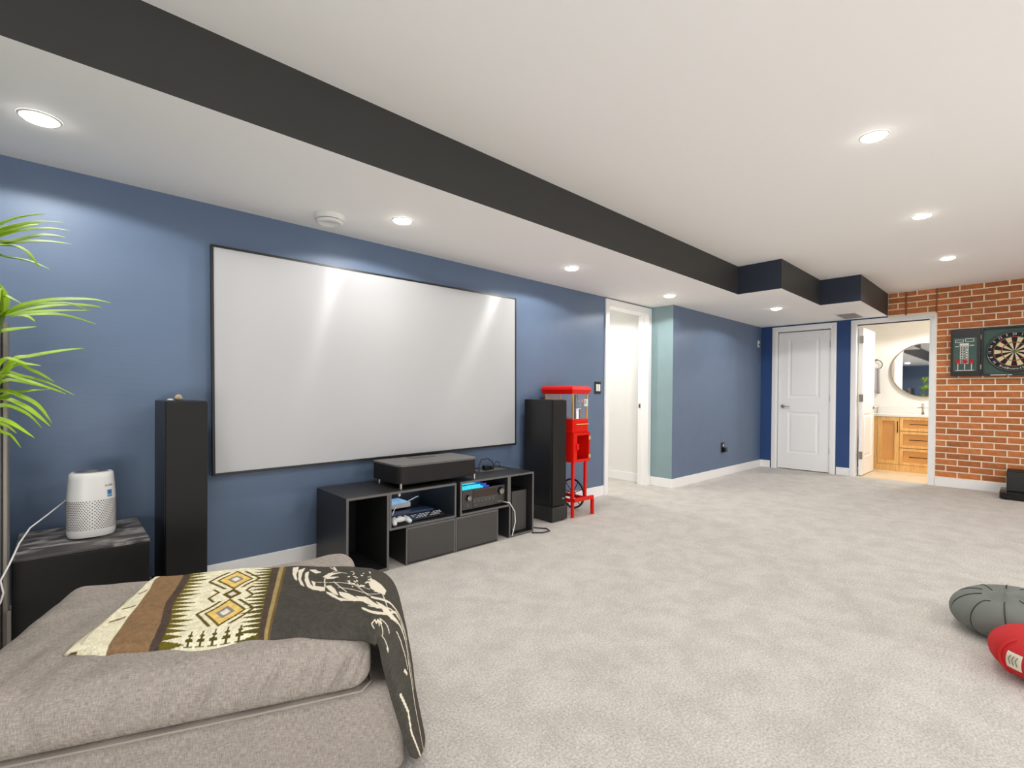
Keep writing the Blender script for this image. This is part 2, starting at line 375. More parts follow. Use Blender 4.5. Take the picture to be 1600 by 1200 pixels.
def door_leaf(name, L_, H, flip=False, mirror=False):
    """moulded two-panel leaf lying in local y (0..L_), face towards -x, thickness .035; root at hinge foot"""
    o = bpy.data.objects.new(name, None); C.objects.link(o); ORG[o.name] = Vector(); struct(o)
    T = .035; m0, m1 = .13, L_-.13
    def ring(y0, y1, z0, z1):
        # recessed panel with a raised field: nested rectangles stepping in and out
        steps = [(0,0),(.012,.011),(.03,.011),(.048,.002)]
        vs = []; fs = []
        for ins, dep in steps:
            vs += [(dep,y0+ins,z0+ins),(dep,y1-ins,z0+ins),(dep,y1-ins,z1-ins),(dep,y0+ins,z1-ins)]
        for i in range(len(steps)-1):
            for k in range(4): fs.append((i*4+k, i*4+(k+1)%4, i*4+4+(k+1)%4, i*4+4+k))
        q = 4*(len(steps)-1); fs.append((q,q+1,q+2,q+3)); return vs, fs
    ps = [(m0, m1, .235, .845), (m0, m1, 1.055, H-.095)]
    m = MB()
    for side in (0, 1):
        sub = MB()
        for p in ps: sub.add(*ring(*p))
        ys = [0, m0, m1, L_]; zs = [0, .235, .845, 1.055, H-.095, H]
        for i in range(3):
            for k in range(5):
                if i == 1 and k in (1, 3): continue
                sub.add([(0,ys[i],zs[k]),(0,ys[i+1],zs[k]),(0,ys[i+1],zs[k+1]),(0,ys[i],zs[k+1])], [(0,1,2,3)])
        if side: sub.v = [(T-x, y, z) for x, y, z in sub.v]
        m.add(sub.v, sub.f)
    m.add([(0,0,0),(T,0,0),(T,L_,0),(0,L_,0),(0,0,H),(T,0,H),(T,L_,H),(0,L_,H)], [(0,1,2,3),(4,7,6,5),(0,4,5,1),(3,2,6,7)])
    lf = m.build('door_leaf', door_white, o)
    bm = bmesh.new(); bm.from_mesh(lf.data); bmesh.ops.remove_doubles(bm, verts=bm.verts, dist=1e-5); bmesh.ops.recalc_face_normals(bm, faces=bm.faces); bm.to_mesh(lf.data); bm.free()
    return o
def lever(parent, y, z, dy, x=0, sgn=-1):
    h = MB().rev([(.028,0),(.028,.006),(.022,.010),(.012,.012),(.011,.042),(.008,.046)], (x, y, z), 'x', 20)
    h.v = [(x+sgn*(v[0]-x), v[1], v[2]) for v in h.v]
    h.tube([(x+sgn*.04,y,z),(x+sgn*.043,y+dy*.3,z+.002),(x+sgn*.043,y+dy,z-.002)], [.009,.008,.007], 8)
    return h.build('door_handle', chrome, parent, smooth=True)
d2 = door_leaf('door_2', DY0-DY1+.006, 2.025); d2.location = (X+.012, DY1-.003, .012)
lever(d2, DY0-DY1-.055, .925, -.105)
for hz in (.3, 1.05, 1.82): MB().cyl((-.002, .0, hz-.045), .006, .09, n=10).build('hinge', chrome, d2)
d3 = door_leaf('door_3', .73, 2.03)
d3.location = (X+.09, BY0-.012, .012); d3.rotation_euler = (0, 0, -PI/2)       # swung open into the bathroom
d3.location.y = BY0-.02
lever(d3, .67, .925, -.1, x=.035, sgn=1); lever(d3, .67, .925, -.1, x=0, sgn=-1)
for hz in (.275, 1.06, 1.86):
    MB().box(-.004, .034, -.012, -.0008, hz-.05, hz+.05).cyl((.04, -.012, hz-.05), .007, .1, n=10).build('hinge', chrome, d3)

# ------------------------------------------------------------------ bathroom shell
YW = YBL
struct(MB().box(XBB, XBB+.1, YBR-.1, YW+.1, 0, 2.3).box(X+.12, XBB, YW, YW+.1, 0, 2.3).box(X+.12, XBB, YBR-.1, YBR, 0, 2.3).build('wall_bathroom', wall_white))
struct(MB().box(X+.121, XBB+.1, YBR-.1, YW+.1, 2.25, 2.33).build('ceiling_bathroom', white_ceiling))
fb = struct(MB().box(X+.05, XBB+.1, YBR-.1, YW+.1, -.1, -.006).build('floor_bathroom', mat('plank_gap', (150,124,92), .7)))
plank_m = mat('pale_plank', (224,204,172), .45, var=.06, rnd=.06, var_scale=4)
x = X+.052; k = 0
while x < 9.1:
    y = YW + (k % 3)*.4; 
    while y > YBR:
        y0, y1 = max(y-1.2, YBR), min(y, YW)
        if y1-y0 > .05: MB().box(x, min(x+.146, 9.1), y0+.002, y1-.002, -.007, .0).build('plank', plank_m, fb)
        y -= 1.2
    x += .148; k += 1
VX = 9.0
van = thing('bathroom_vanity', (VX, 1.0, 0), 'pale oak vanity cabinet with white top inside the bathroom', 'cabinet')
MB().box(VX+.02, XBB-.001, .30, 1.66, .09, .80).box(VX+.05, XBB-.001, .30, 1.66, 0, .09).build('body', mat('oak_gap_shadow', (150,104,56), .6), van)  # oak darkened so the gaps between the fronts look shadowed
MB().box(VX-.002, VX+.02, 1.592, 1.66, 0, .80).build('end_panel', oak, van, bevel=.002)
MB().box(VX, VX+.02, .30, 1.592, 0, .098).build('toe_board', oak, van)
dark_line = mat('dark_pull', (40,32,26), .4, metal=.6)
def shaker(y0, y1, z0, z1, nm):
    st = .055 if nm == 'door' else .038
    p = MB().box(VX+.016, VX+.02, y0, y1, z0, z1, 1)
    p.box(VX-.002, VX+.016, y0, y0+st, z0, z1).box(VX-.002, VX+.016, y1-st, y1, z0, z1).box(VX-.002, VX+.016, y0+st, y1-st, z0, z0+st).box(VX-.002, VX+.016, y0+st, y1-st, z1-st, z1)
    return p.build(nm, [oak, oak_panel], van)
dd = shaker(1.327, 1.588, .102, .796, 'door')
MB().tube([(VX,1.345,.572),(VX-.028,1.345,.572),(VX-.028,1.345,.732),(VX,1.345,.732)], .006, 6).build('handle', dark_line, dd)
for z0, z1 in ((.102,.342),(.350,.588),(.596,.796)):
    for ya, yb in ((.90, 1.322), (.48, .896)):
        dr = shaker(ya, yb, z0, z1, 'drawer'); zc = (z0+z1)/2; yc = (ya+yb)/2
        MB().tube([(VX,yc-.095,zc),(VX-.028,yc-.095,zc),(VX-.028,yc+.095,zc),(VX,yc+.095,zc)], .006, 6).build('handle', dark_line, dr)
MB().box(VX-.015, XBB-.001, .28, 1.675, .80, .835).box(XBB-.03, XBB-.001, .28, 1.675, .835, .95).build('countertop', white_pl, van, bevel=.003)
fc = thing('faucet', (9.3, 1.10, .835), 'chrome upright faucet on the white vanity top', 'faucet')
MB().cyl((9.3,1.10,.836), .022, .01).cyl((9.3,1.10,.846), .014, .15).tube([(9.3,1.10,.955),(9.2,1.10,.965),(9.17,1.10,.95)], .011, 8).build('body', chrome, fc, smooth=True)
MB().tube([(9.3,1.04,.935),(9.3,1.16,.935)], .006, 8).build('lever', chrome, fc, smooth=True)
mir = thing('round_mirror', (XBB-.02, 1.11, 1.50), 'large round mirror with thin brass rim on bathroom wall', 'mirror')
MB().rev([(.40,0),(.40,.004)], (XBB-.024, 1.11, 1.50), 'x', 96).build('mirror_glass', mirror_m, mir)
MB().rev([(.40,-.03),(.408,-.03),(.408,.019),(.40,.019),(.40,-.03)], (XBB-.02, 1.11, 1.50), 'x', 96, cap=False).build('rim', brass, mir, smooth=False)
tw = thing('hand_towel', (XBB-.05, 1.70, 1.45), 'grey hand towel hanging from ring beside the open bathroom door', 'towel')
twv = MB(); ns = 10
for i in range(ns+1):
    for j in range(9):
        u = i/ns; q = j/8
        twv.v.append((XBB-.045-.012*math.sin(q*9+1)-.006*math.sin(u*3), 1.645+.10*q*(.8+.2*u)+.012*(1-u), 1.55-.40*u-.01*math.sin(q*6)))
for i in range(ns):
    for j in range(8):
        a = i*9+j; twv.f.append((a,a+1,a+10,a+9)); twv.m.append(0)
t_o = twv.build('cloth', mat('towel_grey', (168,164,166), .95, bump=(200,.3,.003)), tw, smooth=True)
sm = t_o.modifiers.new('thick', 'SOLIDIFY'); sm.thickness = .012
rg = thing('towel_ring', (XBB, 1.70, 1.6), 'dark towel ring on the bathroom wall above the grey towel', 'towel ring')
MB().tube([(XBB-.045, 1.70+.075*math.sin(a), 1.60+.075*math.cos(a)) for a in [2*PI*k/28 for k in range(28)]], .006, 6, closed=True).build('ring', black_sat, rg, smooth=True)
MB().cyl((XBB-.05,1.70,1.68), .01, .049, 'x', 12).build('post', black_sat, rg)

# ------------------------------------------------------------------ recessed lamps, vent, smoke detector
def downlight(x, y, zc, label, grp='round recessed ceiling lamps', visible=True):
    t = thing('recessed_lamp', (x, y, zc), label, 'lamp', grp)
    MB().rev([(.054,-.003),(.056,-.006),(.064,-.004),(.066,-.0005)], (x, y, zc), 'z', 36, cap=False).build('trim_ring', white_pl, t, smooth=True)
    MB().rev([(.054,-.003),(.050,-.010),(.03,-.016),(.001,-.018)], (x, y, zc), 'z', 36, cap=False).build('lens', lamp_on, t, smooth=True)
    l = bpy.data.lights.new('lamp_beam', 'SPOT'); l.energy = SPOT_W; l.spot_size = math.radians(160); l.spot_blend = .12; l.shadow_soft_size = .045; l.color = WARM
    lo = bpy.data.objects.new('lamp_beam', l); C.objects.link(lo); lo.parent = t; lo.location = (0, 0, -.03)
    return t
for x, lb in ((-.06,'recessed lamp in the lowered ceiling above the palm, leftmost of its row'), (1.53,'recessed lamp in the lowered ceiling just right of the smoke detector'),
              (3.13,'recessed lamp in the lowered ceiling above right end of the screen'), (4.735,'recessed lamp in the lowered ceiling outside the white hall doorway')):
    downlight(x, 2.64, ZL, lb)
downlight(6.327, 2.122, ZL, 'recessed lamp in the lowered ceiling under the stepped bulkhead')
for x, lb in ((3.077,'recessed lamp in the main ceiling, largest and nearest one on the right'), (4.68,'recessed lamp in the main ceiling, middle of the three at right'), (6.28,'recessed lamp in the main ceiling, nearest to the brick wall')):
    downlight(x, .574, ZC, lb)
for k, (x, y) in enumerate([(1.477,.574),(-.12,.574)]+[(xx,-1.5) for xx in (-.12,1.477,3.077,4.68,6.28)]):  # the row behind the camera is unseen, added as fill light
    downlight(x, y, ZC, 'recessed lamp of the main ceiling outside the picture, '+('%s of the row %s the camera' % (('second','first','first','second','third','fourth','fifth')[k], 'above' if k < 2 else 'added behind')), 'ceiling lamps outside the picture')
sd = thing('smoke_detector', (1.176, 2.877, ZL), 'round white smoke detector on the lowered ceiling above the screen', 'smoke detector')
MB().rev([(.088,0),(.088,-.006),(.083,-.03),(.078,-.032)], (1.176,2.877,ZL-.0005), 'z', 40).build('base', white_pl, sd, smooth=False)
MB().rev([(.074,-.031),(.074,-.035)], (1.176,2.877,ZL-.0005), 'z', 40).build('gap', black_mat, sd)
MB().rev([(.080,-.0355),(.077,-.045),(.060,-.050),(.056,-.047),(.001,-.046)], (1.176,2.877,ZL), 'z', 40, cap=False).build('cover', white_pl, sd, smooth=True)
vt = thing('ceiling_vent', (7.54, 1.64, ZL), 'white slotted air vent on the lowered ceiling near the bathroom door', 'vent')
MB().box(7.29,7.78,1.52,1.54,ZL-.006,ZL-.0005).box(7.29,7.78,1.74,1.76,ZL-.006,ZL-.0005).box(7.29,7.31,1.54,1.74,ZL-.006,ZL-.0005).box(7.76,7.78,1.54,1.74,ZL-.006,ZL-.0005).build('frame', white_pl, vt)
MB().box(7.31,7.76,1.54,1.74,ZL-.002,ZL-.0006).build('backing', mat('vent_dark', (90,88,86), .8), vt)
vent_m = mat('vent_grey', (150,148,144), .5)
for k in range(9):
    xx = 7.33+.05*k; MB().add([(xx,1.54,ZL-.0015),(xx+.03,1.54,ZL-.009),(xx+.03,1.74,ZL-.009),(xx,1.74,ZL-.0015),(xx,1.54,ZL-.003),(xx+.03,1.54,ZL-.0105),(xx+.03,1.74,ZL-.0105),(xx,1.74,ZL-.003)], [(0,1,2,3),(7,6,5,4),(0,4,5,1),(2,6,7,3),(1,5,6,2),(3,7,4,0)]).build('slat', vent_m, vt)

# wall plates
sw = thing('light_switch', (4.193, D, 1.15), 'black double switch plate with white rockers beside the hall doorway', 'switch')
MB().box(4.145,4.25,D-.008,D-.0005,1.10,1.23).build('plate', black_sat, sw, bevel=.002)
for a in (4.163, 4.202): MB().box(a, a+.032, D-.013, D-.008, 1.128, 1.202).build('rocker', white_pl, sw, bevel=.002)
ol = thing('wall_outlet', (6.6, J, .37), 'black wall outlet low on the alcove wall', 'outlet')
MB().box(6.555,6.645,J-.008,J-.0005,.315,.455).build('plate', black_sat, ol, bevel=.003)
MB().box(6.575,6.625,J-.012,J-.008,.325,.375).box(6.575,6.625,J-.012,J-.008,.395,.445).build('sockets', black_gls, ol)
pg = thing('plug_adapter', (6.63, J-.03, .36), 'small black plug adapter in the alcove wall outlet', 'plug')
MB().box(6.585,6.66,J-.05,J-.0125,.325,.385).build('body', black_gls, pg, bevel=.008)
MB().box(6.588,6.612,J-.0155,J-.0125,.40,.43).build('light', white_pl, pg)
th = thing('thermostat', (7.86, J, 1.88), 'small white sensor plate in the alcove corner', 'sensor')
MB().box(7.79,7.85,J-.012,J-.0005,1.835,1.935).build('plate', white_pl, th, bevel=.003)
MB().box(7.805,7.835,J-.014,J-.011,1.86,1.885).build('window', black_gls, th)

# ------------------------------------------------------------------ projector screen (hangs about half a degree off level)
ps = thing('projector_screen', (1.78, D, 1.275), 'huge light grey projection screen in a thin black frame on blue wall', 'screen')
hw, hh = 1.168, .648; cx, cz = 1.785, 1.276
fr = MB(); t = .012
for x0,x1,z0,z1 in ((cx-hw,cx+hw,cz+hh-t,cz+hh),(cx-hw,cx+hw,cz-hh,cz-hh+t+.004),(cx-hw,cx-hw+t,cz-hh+t,cz+hh-t),(cx+hw-t,cx+hw,cz-hh+t,cz+hh-t)): fr.box(x0,x1,D-.052,D-.02,z0,z1)
fr.build('frame', black_sat, ps)
MB().box(cx-hw+t,cx+hw-t,D-.048,D-.03,cz-hh+t,cz+hh-t).build('screen_surface', screen_m, ps)
MB().box(cx-hw+.2,cx+hw-.2,D-.03,D-.0005,cz-.3,cz-.25).box(cx-hw+.2,cx+hw-.2,D-.03,D-.0005,cz+.3,cz+.35).build('wall_bracket', black_mat, ps)
ps.rotation_euler = (0, -0.0108, 0)

# ------------------------------------------------------------------ console of dark cube modules along the wall
cs = thing('media_console', (1.98, 2.9, 0), 'low dark media console of open cubes and drawer boxes under the screen', 'media console')
YF, YB, ZT = 2.69, 3.13, .478; P = .014
def cube_open(x0, x1, z0, z1, nm, back=YB):
    m = MB(); e = .002
    m.box(x0,x1,YF,back,z1-P,z1).box(x0,x1,YF,back,z0,z0+P).box(x0,x0+P,YF,back,z0+P,z1-P).box(x1-P,x1,YF,back,z0+P,z1-P).box(x0+P,x1-P,back-.01,back,z0+P,z1-P)
    o = m.build(nm, shelf_blk, cs)
    g = MB(); q = P
    g.box(x0,x1,YF-.003,YF,z1-q,z1).box(x0,x1,YF-.003,YF,z0,z0+q).box(x0,x0+q,YF-.003,YF,z0+q,z1-q).box(x1-q,x1,YF-.003,YF,z0+q,z1-q)
    g.build('front_edge', edge_grey, o); return o
cube_open(1.205, 1.478, 0.004, ZT, 'cube')
cube_open(1.480, 1.988, .242, ZT, 'cube')
cube_open(2.022, 2.480, .242, ZT, 'cube')
cube_open(2.482, 2.745, .004, ZT, 'cube')
MB().box(1.989, 2.021, YF+.05, YB, ZT-.016, ZT-.001).build('filler_strip', shelf_blk, cs)
def drawer_box(x0, x1):
    o = MB().box(x0, x1, YF+.002, YB, .004, .238).build('drawer_box', shelf_blk, cs, bevel=.002)
    MB().box(x0+.012, x1-.012, YF-.006, YF+.004, .016, .226).build('drawer_front', drawer_gr, o, bevel=.002)
    MB().box(x0, x1, YF-.002, YF+.003, .226, .238).box(x0, x0+.012, YF-.002, YF+.003, .004, .226).box(x1-.012, x1, YF-.002, YF+.003, .004, .226).build('front_edge', edge_grey, o); return o
drawer_box(1.598, 1.982); drawer_box(1.986, 2.372)

# ------------------------------------------------------------------ short throw projector on top
pj = thing('projector', (1.88, 2.88, ZT), 'black low projector box with rounded front corners on the media console', 'projector')
def rrect(x0, x1, y0, y1, r_front, r_back=.01, n=8):
    pts = []
    for cx_, cy_, r, a0 in ((x1-r_front,y0+r_front,r_front,-90),(x1-r_back,y1-r_back,r_back,0),(x0+r_back,y1-r_back,r_back,90),(x0+r_front,y0+r_front,r_front,180)):
        for k in range(n+1):
            a = math.radians(a0+90*k/n); pts.append((cx_+r*math.cos(a), cy_+r*math.sin(a)))
    return pts
soft(MB().prism(rrect(1.556,2.204,2.712,3.05,.07), ZT+.036, .622).build('body', black_mat, pj))
soft(MB().prism(rrect(1.552,2.208,2.708,3.055,.072), .6225, .634).build('top_panel', mat('projector_top', (98,95,92), .38), pj))
MB().box(1.80,2.00,2.95,3.03,.6342,.636).build('lens_window', black_gls, pj)
MB().box(1.60,2.16,2.74,3.03,ZT+.024,ZT+.036).build('underside', black_mat, pj)
for fx, fy in ((1.585,2.735),(2.18,2.735),(1.585,3.02),(2.18,3.02)): soft(MB().cyl((fx,fy,ZT+.0005), .010, .036, n=16).build('foot', chrome, pj))

# ------------------------------------------------------------------ receiver in its cube
av = thing('av_receiver', (2.25, 2.9, .258), 'black stereo receiver with two round knobs in the media console', 'receiver')
ZR = .2585
MB().box(2.075,2.46,2.74,3.05,ZR+.012,.402).build('case', black_sat, av)
MB().box(2.068,2.466,2.722,2.74,ZR+.008,.406).build('face_plate', drawer_gr, av, bevel=.003)
MB().box(2.165,2.375,2.719,2.7225,.345,.392).build('display_window', mat('receiver_window', (62,48,42), .25), av)
MB().box(2.160,2.380,2.7175,2.7225,.332,.337).build('trim_line', edge_grey, av)
MB().box(2.157,2.159,2.7205,2.7225,ZR+.01,.404).build('panel_joint', black_gls, av)
for kx, kr, kz in ((2.112,.019,.352),(2.418,.024,.365)):
    kb = soft(MB().rev([(kr*1.15,0),(kr*1.15,-.004),(kr,-.005),(kr,-.022),(kr*.85,-.025)], (kx, 2.722, kz), 'y', 28).build('knob', black_gls, av))
    soft(MB().rev([(kr*.9,-.0252),(kr*.55,-.027)], (kx, 2.722, kz), 'y', 28).build('knob_cap', chrome, kb))
for k in range(6): MB().box(2.17+.035*k, 2.182+.035*k, 2.7195,2.7225,.315,.3215).build('button', chrome, av)
MB().cyl((2.185,2.718,.29), .005, .0045, 'y', 12).build('jack', chrome, av)
MB().box(2.395,2.445,2.719,2.7225,.283,.289).build('port_cover', chrome, av)
MB().box(2.105,2.115,2.7195,2.7225,.285,.312).build('power_button', edge_grey, av)
for fx in (2.10, 2.43):
    for fy in (2.77, 3.02): MB().cyl((fx,fy,ZR+.0005), .012, .012, n=12).build('foot', black_gls, av)
# lit slatted fan vent on top of the receiver
for k in range(9):
    MB().box(2.085+.028*k, 2.105+.028*k, 2.745, 3.0, .404, .414+.018*(k % 2)).build('lit_slat', cyan_led if k < 7 else blue_led, av)
MB().box(2.08,2.35,2.85,2.862,.4325,.436).box(2.08,2.35,2.95,2.962,.4325,.436).box(2.08,2.35,2.755,2.765,.4325,.436).build('vent_bar', black_mat, av)

# things in the open middle cube
SZ = .2585
gc = thing('game_console', (1.60, 2.98, SZ), 'white slim game console lying at the back of the open shelf', 'game console')
MB().box(1.50,1.76,2.90,3.07,SZ+.055,SZ+.088).build('shell', white_pl, gc, bevel=.006)
MB().box(1.52,1.74,2.92,3.05,SZ+.0005,SZ+.055).build('body', black_gls, gc, bevel=.004)
sl = thing('flat_player', (1.68, 2.86, SZ), 'dark blue slim disc player in the middle of the open shelf', 'player')
MB().box(1.54,1.88,2.80,2.893,SZ+.0005,SZ+.045).build('case', mat('navy_plastic', (40,48,74), .3), sl, bevel=.006)
MB().box(1.56,1.86,2.798,2.8005,SZ+.018,SZ+.022).build('slot', black_gls, sl)
kb = thing('remote_keyboard', (1.77, 2.76, SZ), 'black mini keyboard with rows of white keys on the open shelf', 'keyboard')
MB().add([(1.66,2.73,SZ+.001),(1.93,2.74,SZ+.001),(1.93,2.79,SZ+.001),(1.66,2.785,SZ+.001),(1.66,2.73,SZ+.012),(1.93,2.74,SZ+.012),(1.93,2.79,SZ+.03),(1.66,2.785,SZ+.03)], [(3,2,1,0),(4,5,6,7),(0,1,5,4),(1,2,6,5),(2,3,7,6),(3,0,4,7)]).build('body', black_sat, kb, bevel=.003)
km = MB()
for r_ in range(3):
    for k in range(11):
        if (k*7+r_*3) % 5 == 0: continue
        xx = 1.685+.0215*k; q = (r_+.7)/3.4; yy = 2.735+.05*q+.003*k/11; zz = SZ+.0125+.018*q
        km.box(xx, xx+.013, yy-.004, yy+.005, zz, zz+.003)
km.build('keys', white_pl, kb, kind='stuff')
def pad(x, y, rz, label, m1):
    t = thing('game_controller', (x, y, SZ), label, 'game controller')
    mb = MB(); mb.rev([(.02,0),(.032,.006),(.034,.02),(.026,.032),(.001,.034)], (x, y, SZ+.012), 'z', 20, sx=1.5, sy=.8, cap=False)
    o = mb.build('shell', m1, t, smooth=True)
    for s_ in (-1, 1): MB().tube([(x+s_*.035,y,SZ+.03),(x+s_*.05,y-.025,SZ+.024),(x+s_*.055,y-.05,SZ+.014)], [.02,.017,.012], 10).build('grip', m1, t, smooth=True)
    for s_ in (-1, 1): soft(MB().cyl((x+s_*.022,y-.008,SZ+.044), .008, .008, n=12).build('thumbstick', black_gls, t))
    return t
pad(1.58, 2.745, 0, 'white game controller at the left front of the open shelf', white_pl)
cb = MB().tube([(1.55,2.78,SZ+.05),(1.60,2.83,SZ+.085),(1.70,2.86,SZ+.10),(1.80,2.9,SZ+.115),(1.85,2.95,SZ+.105)], .004, 6).build('charging_cable', white_pl, smooth=True)
tag(cb, 'pale cable arching over the devices in the open shelf', 'cable')
lb_ = thing('led_bulb', (1.56, YF+.02, .445), 'tiny white bulb hanging under the console top', 'bulb')
MB().rev([(.002,0),(.007,-.004),(.009,-.014),(.005,-.022),(.001,-.024)], (1.56, YF+.02, ZT-P-.0005), 'z', 14).build('bulb', white_pl, lb_, smooth=True)
lst = thing('led_strip', (1.74, 3.0, .45), 'thin cool light strip under the open shelf top', 'light strip')
MB().box(1.55,1.93,2.95,2.958,ZT-P-.004,ZT-P-.0005).build('strip', mat('strip_cool', (200,230,255), .4, emit=(150,205,255), es=30), lst)

# black tower box in the right cube
tb = thing('game_tower', (2.64, 2.82, .02), 'dark grey upright tower box inside the right end cube', 'game console')
MB().box(2.555,2.712,2.735,2.95,.0215,.335).build('case', drawer_gr, tb, bevel=.004)
g = MB()
for i in range(7):
    for k in range(8): g.cyl((2.568+.0215*i, 2.75+.025*k, .3345), .008, .004, n=8)
g.build('vent_holes', black_gls, tb, kind='stuff')
MB().cyl((2.565,2.7335,.04), .004, .0015, 'y', 10).build('light', white_pl, tb)
cb = MB().tube([(2.44,2.715,.28),(2.48,2.68,.27),(2.525,2.672,.20),(2.535,2.675,.12),(2.52,2.68,.05),(2.50,2.672,.02)], .004, 6).build('white_cable', white_pl, smooth=True)
tag(cb, 'white cable hanging in front of the console right end cube', 'cable')
cb = MB().tube([(2.75,2.80,.008),(2.82,2.74,.008),(2.87,2.66,.008),(2.84,2.60,.008),(2.76,2.605,.008),(2.70,2.66,.008)], .005, 8).build('black_cable', black_sat, smooth=True)
tag(cb, 'black cable looped on carpet at the console right end', 'cable')
ad = thing('power_adapter', (2.50, 2.98, ZT), 'black plugs and tangled wires on the console top right of projector', 'power adapter')
MB().box(2.47,2.53,2.96,3.0,ZT+.0005,ZT+.04).box(2.545,2.575,2.97,3.0,ZT+.0005,ZT+.03).build('plug', black_gls, ad, bevel=.005)
MB().tube([(2.39,2.94,ZT+.006),(2.42,2.97,ZT+.05),(2.46,3.0,ZT+.085),(2.53,3.0,ZT+.09),(2.57,2.985,ZT+.06),(2.575,2.98,ZT+.02)], .004, 6).tube([(2.58,2.98,ZT+.02),(2.61,2.99,ZT+.06),(2.65,3.0,ZT+.05),(2.68,3.02,ZT+.006)], .003, 6).build('wire', black_sat, ad, smooth=True)
MB().box(2.4,2.66,2.93,3.05,ZT+.0002,ZT+.0012).build('dust_mat', edge_grey, ad)

# ------------------------------------------------------------------ tower speakers
def tower(x0, label):
    x1 = x0+.186; t = thing('tower_speaker', (x0+.093, 2.93, 0), label, 'speaker')
    MB().box(x0+.008,x1-.004,2.785,3.11,.02,1.045).build('cabinet', black_sat, t, bevel=.003)
    MB().box(x0+.010,x1-.006,2.762,2.784,.135,1.040).build('grille', black_mat, t, bevel=.004)
    MB().box(x0-.004,x1+.002,2.752,3.11,.0125,.13).build('plinth', shelf_blk, t, bevel=.003)
    for fx in (x0+.02, x1-.03):
        for fy in (2.79, 3.07): MB().cyl((fx,fy,.0), .014, .0125, n=12).build('foot', black_gls, t)
    MB().box(x1-.055,x1-.028,2.7595,2.7625,.185,.199).build('badge', chrome, t, bevel=.001)
    return t
tower(.350, 'tall black tower speaker left of the screen, behind the ottoman')
tower(3.043, 'tall black tower speaker between the console and the red popcorn cart')
sh = thing('small_shell', (.43, 2.87, 1.045), 'tiny tan shell ornament on top of the left tower speaker', 'ornament')
MB().rev([(.004,0),(.014,.004),(.018,.014),(.012,.026),(.002,.031)], (.425,2.87,1.0455), 'z', 14, sy=.8).build('shell', mat('tan_shell', (176,160,128), .6, var=.3, var_scale=60), sh, smooth=True)
sh2 = MB().rev([(.003,0),(.010,.002),(.007,.008),(.001,.010)], (.39,2.86,1.0455), 'z', 10, sx=1.5).build('small_shard', white_pl, smooth=True)
tag(sh2, 'tiny white shard beside the tan shell on the left speaker', 'ornament')

# ------------------------------------------------------------------ popcorn cart
pc = thing('popcorn_cart', (3.43, 2.93, 0), 'red popcorn cart with glass kettle box and spoked wheel', 'popcorn machine')
px0, px1, py0, py1 = 3.305, 3.515, 2.76, 3.10
cn = MB()
prof = [(1.095, -.004), (1.11, .004), (1.135, .018), (1.155, .012), (1.166, -.008)]
rows_ = [[(px0-e-.012,py0-e),(px1+e+.012,py0-e),(px1+e+.012,py1+.02),(px0-e-.012,py1+.02)] for z_, e in prof]
for (z_, e), rw in zip(prof, rows_): cn.v += [(a, c, z_) for a, c in rw]
for i in range(4):
    for k in range(4): cn.f.append((i*4+k, i*4+(k+1)%4, i*4+4+(k+1)%4, i*4+4+k)); cn.m.append(0)
cn.f += [(3,2,1,0), (16,17,18,19)]; cn.m += [0,0]
cn.build('canopy', red, pc)
for a, c in ((px0,py0),(px1-.014,py0),(px0,py1-.014),(px1-.014,py1-.014)): MB().box(a,a+.014,c,c+.014,.872,1.094).build('corner_post', gold, pc)
MB().box(px0+.015,px1-.015,py0+.004,py0+.008,.874,1.093).build('glass_pane', glass, pc)
MB().box(px0+.004,px0+.008,py0+.015,py1-.015,.874,1.093).build('glass_pane', glass, pc)
MB().box(px1-.008,px1-.004,py0+.015,py1-.015,.874,1.093).build('glass_pane', glass, pc)
MB().box(px0+.014,px1-.014,py1-.01,py1-.004,.873,1.093).build('back_sheet', mat('pale_sheet', (196,206,214), .3), pc)
kt = MB().rev([(.036,0),(.038,.05),(.038,.092),(.034,.096)], (3.405,2.80,.873), 'z', 28).build('kettle', steel, pc); soft(kt)
MB().box(3.415,3.44,2.84,2.855,.873,1.09).build('kettle_arm', black_gls, pc)
MB().tube([(3.435,2.80,.96),(3.455,2.80,1.0),(3.425,2.82,1.09)], .004, 6).build('crank', steel, pc, smooth=True)
stk = MB().box(px1-.05,px1+.0,py0-.001,py0+.003,.985,1.05).build('sticker', white_pl, pc)
MB().box(px1-.046,px1-.026,py0-.0018,py0-.0012,1.005,1.04).build('sticker_print', mat('print_green', (150,190,120), .6), stk)
MB().box(px1-.085,px1-.052,py0+.0095,py0+.0115,1.02,1.045).build('window_print', mat('print_pink', (220,120,130), .6), pc)
MB().box(px0-.004,px1+.002,py0-.004,py1+.004,.755,.872).build('warmer_box', red, pc, bevel=.004)
MB().box(px0+.02,px1-.01,py0-.0085,py0-.004,.768,.86).build('drop_tray', red, pc, bevel=.003)
MB().tube([(px0+.035,py0-.006,.826),(px0+.035,py0-.022,.826),(px1-.02,py0-.022,.826),(px1-.02,py0-.006,.826)], .005, 8).build('tray_handle', gold, pc, smooth=True)
cx0, cx1 = px0-.012, px1+.01
cab = MB().box(cx0,cx0+.012,py0-.01,py1+.01,.488,.752).box(cx1-.012,cx1,py0-.01,py1+.01,.488,.752).box(cx0+.012,cx1-.012,py0-.01,py1+.01,.74,.752).box(cx0+.012,cx1-.012,py0-.01,py1+.01,.488,.5).box(cx0+.012,cx1-.012,py1-.002,py1+.01,.5,.74)
cab.build('cabinet', red, pc, bevel=.003)
MB().box(cx0-.006,cx1+.006,py0-.016,py1+.014,.7525,.7548).build('cabinet_lip', red, pc)
dr = MB()
